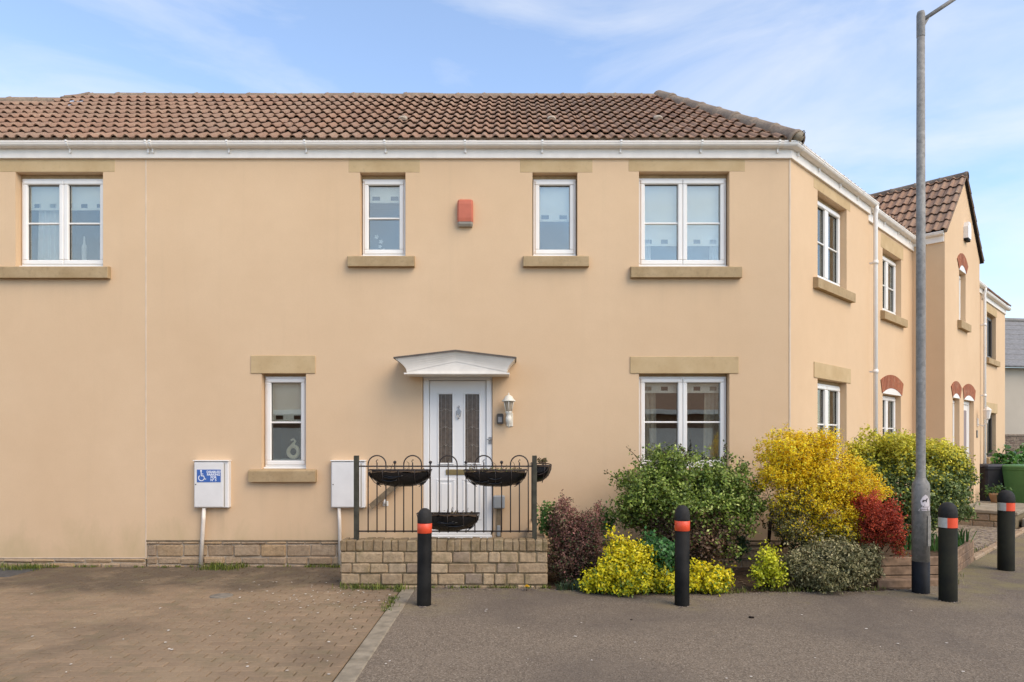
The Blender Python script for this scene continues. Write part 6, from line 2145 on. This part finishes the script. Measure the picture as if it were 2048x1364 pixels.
# hedge at far right
bush('laurel_hedge', [clump(2010, 945, 40, 36, 17.2, 0.5), clump(2050, 940, 44, 40, 17.6, 0.5), clump(1998, 975, 28, 36, 17.0, 0.4), clump(2090, 945, 44, 44, 17.8, 0.6)],
     'glossy green laurel hedge behind the bins', 'hedge', 520, 9, 0.13, lambda rel, r, tr, pos, rad, g: vary(pal([(0.02, 0.055, 0.014), (0.045, 0.12, 0.02), (0.10, 0.22, 0.035)], r), tr, 0.5, g), 91, 0.09, mat='leaf_gloss', base=(12.6, 8.6, 0), stems=6, stem_r=0.02)
leafp = np.random.default_rng(3)
pp = np.array(GF(2.75, 0.33, 0.55)) + leafp.normal(size=(140, 3)) * np.array([0.10, 0.10, 0.07])
leaf_object('greenery', pot, pp, leafp.normal(size=(140, 3)), 0.06 + 0.03 * leafp.random(140), pal([(0.03, 0.07, 0.015), (0.09, 0.17, 0.03)], leafp.random(140)), 'leaf', 0.4, 0.5, 4)

# grass blades: weeds along the walls, strappy leaves in the raised bed
def blades(name, spots, label, cat, h, w, n, seed, cols, kind='stuff', spread=0.06):
    g = np.random.default_rng(seed)
    vs, fs, cc = [], [], []
    for (x, y, z, sc) in spots:
        for k in range(n):
            a = g.random() * 2 * math.pi
            bx, by = x + g.normal() * spread * sc, y + g.normal() * spread * 0.6 * sc
            hh = h * sc * (0.5 + 0.8 * g.random())
            lean = hh * (0.2 + 0.7 * g.random())
            dx, dy = math.cos(a), math.sin(a)
            ww = w * (0.7 + 0.6 * g.random())
            px_, py_ = -dy * ww, dx * ww
            m = (bx + dx * lean * 0.35, by + dy * lean * 0.35, z + hh * 0.65)
            t = (bx + dx * lean, by + dy * lean, z + hh * (0.75 + 0.25 * g.random()))
            k0 = len(vs)
            vs += [(bx - px_, by - py_, z), (bx + px_, by + py_, z), (m[0] + px_ * 0.8, m[1] + py_ * 0.8, m[2]), (m[0] - px_ * 0.8, m[1] - py_ * 0.8, m[2]), t]
            fs += [(k0, k0 + 1, k0 + 2, k0 + 3), (k0 + 3, k0 + 2, k0 + 4)]
            c = np.array(cols[g.integers(len(cols))]) * (0.7 + 0.6 * g.random())
            cc += [(*c, 1)] * 5
    me = bpy.data.meshes.new(name)
    me.from_pydata(vs, [], fs)
    ca = me.color_attributes.new('Col', 'FLOAT_COLOR', 'POINT')
    ca.data.foreach_set('color', np.array(cc, dtype=np.float32).ravel())
    me.materials.append(M['leaf'])
    o = link(name, me)
    return tag(o, label, cat, kind=kind)
GR = [(0.10, 0.14, 0.022), (0.16, 0.20, 0.03), (0.23, 0.24, 0.05), (0.07, 0.10, 0.018)]
sp_list = []
for (px0, px1, n_, sc) in ((0, 110, 26, 0.8), (420, 500, 26, 0.9), (520, 690, 14, 0.5), (110, 400, 14, 0.4)):
    for k in range(n_):
        sp_list.append((X0(random.uniform(px0, px1)), -random.uniform(0.03, 0.28 if sc > 0.7 else 0.08), 0.0, sc * random.uniform(0.5, 1.2)))
for k in range(26):
    sp_list.append((random.uniform(-1.85, -1.15), -RY - random.uniform(0.01, 0.12), 0.0, random.uniform(0.3, 0.9)))
for k in range(22):
    sp_list.append((random.uniform(-1.1, 0.4), -RY - random.uniform(0.005, 0.05), 0.0, random.uniform(0.25, 0.5)))
for k in range(14):
    sp_list.append((-1.21 + random.uniform(-0.04, 0.02), random.uniform(-2.4, -1.35), 0.0, random.uniform(0.25, 0.6)))
blades('wall_weeds', sp_list, 'tufts of grass and weeds along the foot of the walls', 'weeds', 0.085, 0.0035, 16, 71, GR)
sp_list = []
for k in range(60):
    t_ = random.random()
    x = 0.45 + t_ * 3.8
    sp_list.append((x, np.interp(x, [q[0] for q in bed_front], [q[1] for q in bed_front]) + random.uniform(-0.02, 0.10), 0.0, random.uniform(0.3, 0.8)))
for k in range(46):
    q = WING(random.uniform(0.2, 3.4), random.uniform(1.30, 1.56), 0)
    sp_list.append((q.x, q.y, 0.0, random.uniform(0.4, 1.1)))
for k in range(10):
    q = G(random.uniform(1785, 1925), random.uniform(1150, 1172))
    sp_list.append((q.x, q.y, 0.0, random.uniform(0.5, 1.1)))
blades('bed_grass', sp_list, 'thin grass along the garden bed edge', 'grass', 0.085, 0.0035, 12, 72, GR + [(0.26, 0.23, 0.09)])
sp_list = []
for (px, py, sc) in ((1866, 1095, 1.0), (1880, 1098, 0.9), (1912, 1092, 1.1), (1922, 1088, 1.0), (1930, 1084, 0.9), (1905, 1095, 1.0), (1855, 1090, 0.8), (1822, 1095, 1.0), (1832, 1092, 0.8)):
    q = G(px, py + 6, 0.25)
    sp_list.append((q.x, q.y + 0.08, 0.25, sc))
blades('strap_leaves', sp_list, 'strappy green bulb leaves in the raised timber bed', 'plant', 0.26, 0.011, 16, 73, [(0.04, 0.10, 0.025), (0.07, 0.16, 0.03), (0.10, 0.19, 0.05)], spread=0.07)
# blue-green tuft at the foot of the yellow shrub
q = G(1110, 1180)
blades('feathery_tuft', [(G(1145, 1178).x, G(1145, 1178).y, 0.0, 1.0), (G(1165, 1182).x, G(1165, 1182).y, 0.0, 0.9), (G(1125, 1180).x, G(1125, 1180).y, 0, 0.6)], 'blue green tuft below the purple shrub', 'plant', 0.13, 0.004, 60, 74, [(0.05, 0.085, 0.045), (0.07, 0.11, 0.055)])

# dandelion
dg = G(1053, 1182)
dd = thing('dandelion', dg, 'single yellow dandelion at the foot of the retaining wall', 'flower')
MB().tube([dg, dg + Vector((0.005, -0.005, 0.05))], 0.003, 5).build('stalk', 'bark', dd)
fl = MB()
for ring_i, (rr_, zz_) in enumerate(((0.030, 0.052), (0.022, 0.060), (0.012, 0.066))):
    for k in range(14):
        a = 2 * math.pi * (k + ring_i * 0.5) / 14
        c = dg + Vector((0.005, -0.005, 0.05))
        t = dg + Vector((0.005 + math.cos(a) * rr_, -0.005 + math.sin(a) * rr_, zz_))
        s = Vector((-math.sin(a), math.cos(a), 0)) * 0.005
        fl.add([c, t + s, t - s], [(0, 1, 2)])
fl.build('flower_head', 'dandelion', dd, fix=False)

# what still grows in the troughs
gtr = np.random.default_rng(44)
for (tr_, F_, cx_, b_, z_, w_, n_, cols_) in ((troughs[1], MAIN, TXp(991), RB + 0.10, RZ(939), 0.30, 150, [(0.14, 0.10, 0.05), (0.24, 0.18, 0.09), (0.20, 0.24, 0.04)]),
                                     (troughs[0], MAIN, TXp(799), RB + 0.10, RZ(939) - 0.01, 0.28, 60, [(0.10, 0.07, 0.04), (0.18, 0.13, 0.07)]),
                                     (troughs[2], MAIN, TXp(896), RB + 0.10, RZ(1025), 0.28, 60, [(0.10, 0.07, 0.04), (0.16, 0.12, 0.06)]),
                                     (side_t, SR, 0.80, 0.10, RZ(931) + 0.045, 0.22, 130, [(0.10, 0.06, 0.04), (0.16, 0.10, 0.06), (0.10, 0.14, 0.03)])):
    pts_ = np.array([F_(cx_ + gtr.uniform(-w_, w_), b_ + gtr.uniform(-0.05, 0.05), z_ + gtr.normal() * 0.014) for k in range(n_)])
    leaf_object('plant_remains', tr_, pts_, gtr.normal(size=(n_, 3)), 0.022 + 0.018 * gtr.random(n_), pal(cols_, gtr.random(n_)), 'leaf', 0.4, 0.5, 45)

# fallen petals and leaf litter
def litter(name, pts, size, mat, label, cat, seed):
    g = np.random.default_rng(seed)
    mb = MB()
    for (x, y, z) in pts:
        s = size * (0.5 + g.random())
        a = g.random() * 6.28
        n = 5
        mb.add([(x + s * math.cos(a + 6.28 * k / n) * (0.6 + 0.5 * g.random()), y + s * math.sin(a + 6.28 * k / n) * (0.6 + 0.5 * g.random()), z + 0.003 + 0.004 * g.random()) for k in range(n)], [tuple(range(n))])
    o = mb.build(name, mat, None, fix=True)
    return tag(o, label, cat, kind='stuff')
pts = []
for k in range(85):
    q = G(np.clip(random.gauss(650, 75), 480, 790), np.clip(random.gauss(1192, 16), 1165, 1260))
    pts.append((q.x, q.y, 0.004))
for k in range(55):
    q = G(random.uniform(30, 790), random.uniform(1160, 1350))
    pts.append((q.x, q.y, 0.003))
for k in range(26):
    q = G(random.uniform(820, 2040), random.uniform(1215, 1360))
    pts.append((q.x, q.y, 0.002))
litter('fallen_petals', pts, 0.011, 'petal', 'pale petals scattered over the paving', 'petals', 5)
pts = []
for k in range(700):
    x = random.uniform(0.42, 4.3)
    yb = np.interp(x, [q[0] for q in bed_front], [q[1] for q in bed_front])
    pts.append((x, yb + random.uniform(0.0, 1.2) ** 1.5, -0.008))
litter('leaf_litter', pts, 0.018, 'wood', 'dry brown leaf litter on the garden bed soil', 'litter', 6)
pts = []
for k in range(1500):
    q = WING(random.uniform(2.7, 6.5), random.uniform(0.5, 1.48), 0)
    pts.append((q.x, q.y, 0.004))
litter('slate_chips', pts, 0.022, 'chips', 'grey slate chips on the gravel before the steps', 'chips', 9)
for (px, py, nm) in ((1501, 1236, 'dark clump of dirt on the tarmac right of centre'), (1262, 1240, 'tiny dark crumb of dirt on the tarmac below the yellow shrub')):
    q = G(px, py)
    s = 0.032 if px == 1501 else 0.014
    mb = MB()
    mb.sphere((q.x, q.y, s * 0.25), s * 0.6, 8, 5, 0.5)
    mb.sphere((q.x + s * 0.6, q.y, s * 0.2), s * 0.5, 8, 5, 0.5)
    tag(mb.build('dirt_clump', 'dropping', None, q), nm, 'dirt')

pts = []
for k in range(900):
    x = random.uniform(-1.0, 4.4)
    pts.append((x, bnd_y(x) - abs(random.gauss(0, 0.06)), 0.0))
for (bx, by, _r) in BOLLARD_FEET:
    for k in range(70):
        a = random.uniform(0, 6.28)
        q_ = 0.075 + abs(random.gauss(0, 0.05))
        pts.append((bx + q_ * math.cos(a), by + q_ * math.sin(a), 0.0))
for k in range(300):
    q = WING(random.uniform(0.0, 6.0), 1.56 + abs(random.gauss(0, 0.05)), 0)
    pts.append((q.x, q.y, 0.0))
for k in range(160):
    pts.append((random.uniform(-1.9, 0.4), -RY - abs(random.gauss(0, 0.06)), 0.002))
litter('edge_grit', pts, 0.008, 'chips', 'grit and crumbs gathered along the tarmac edge', 'grit', 12)
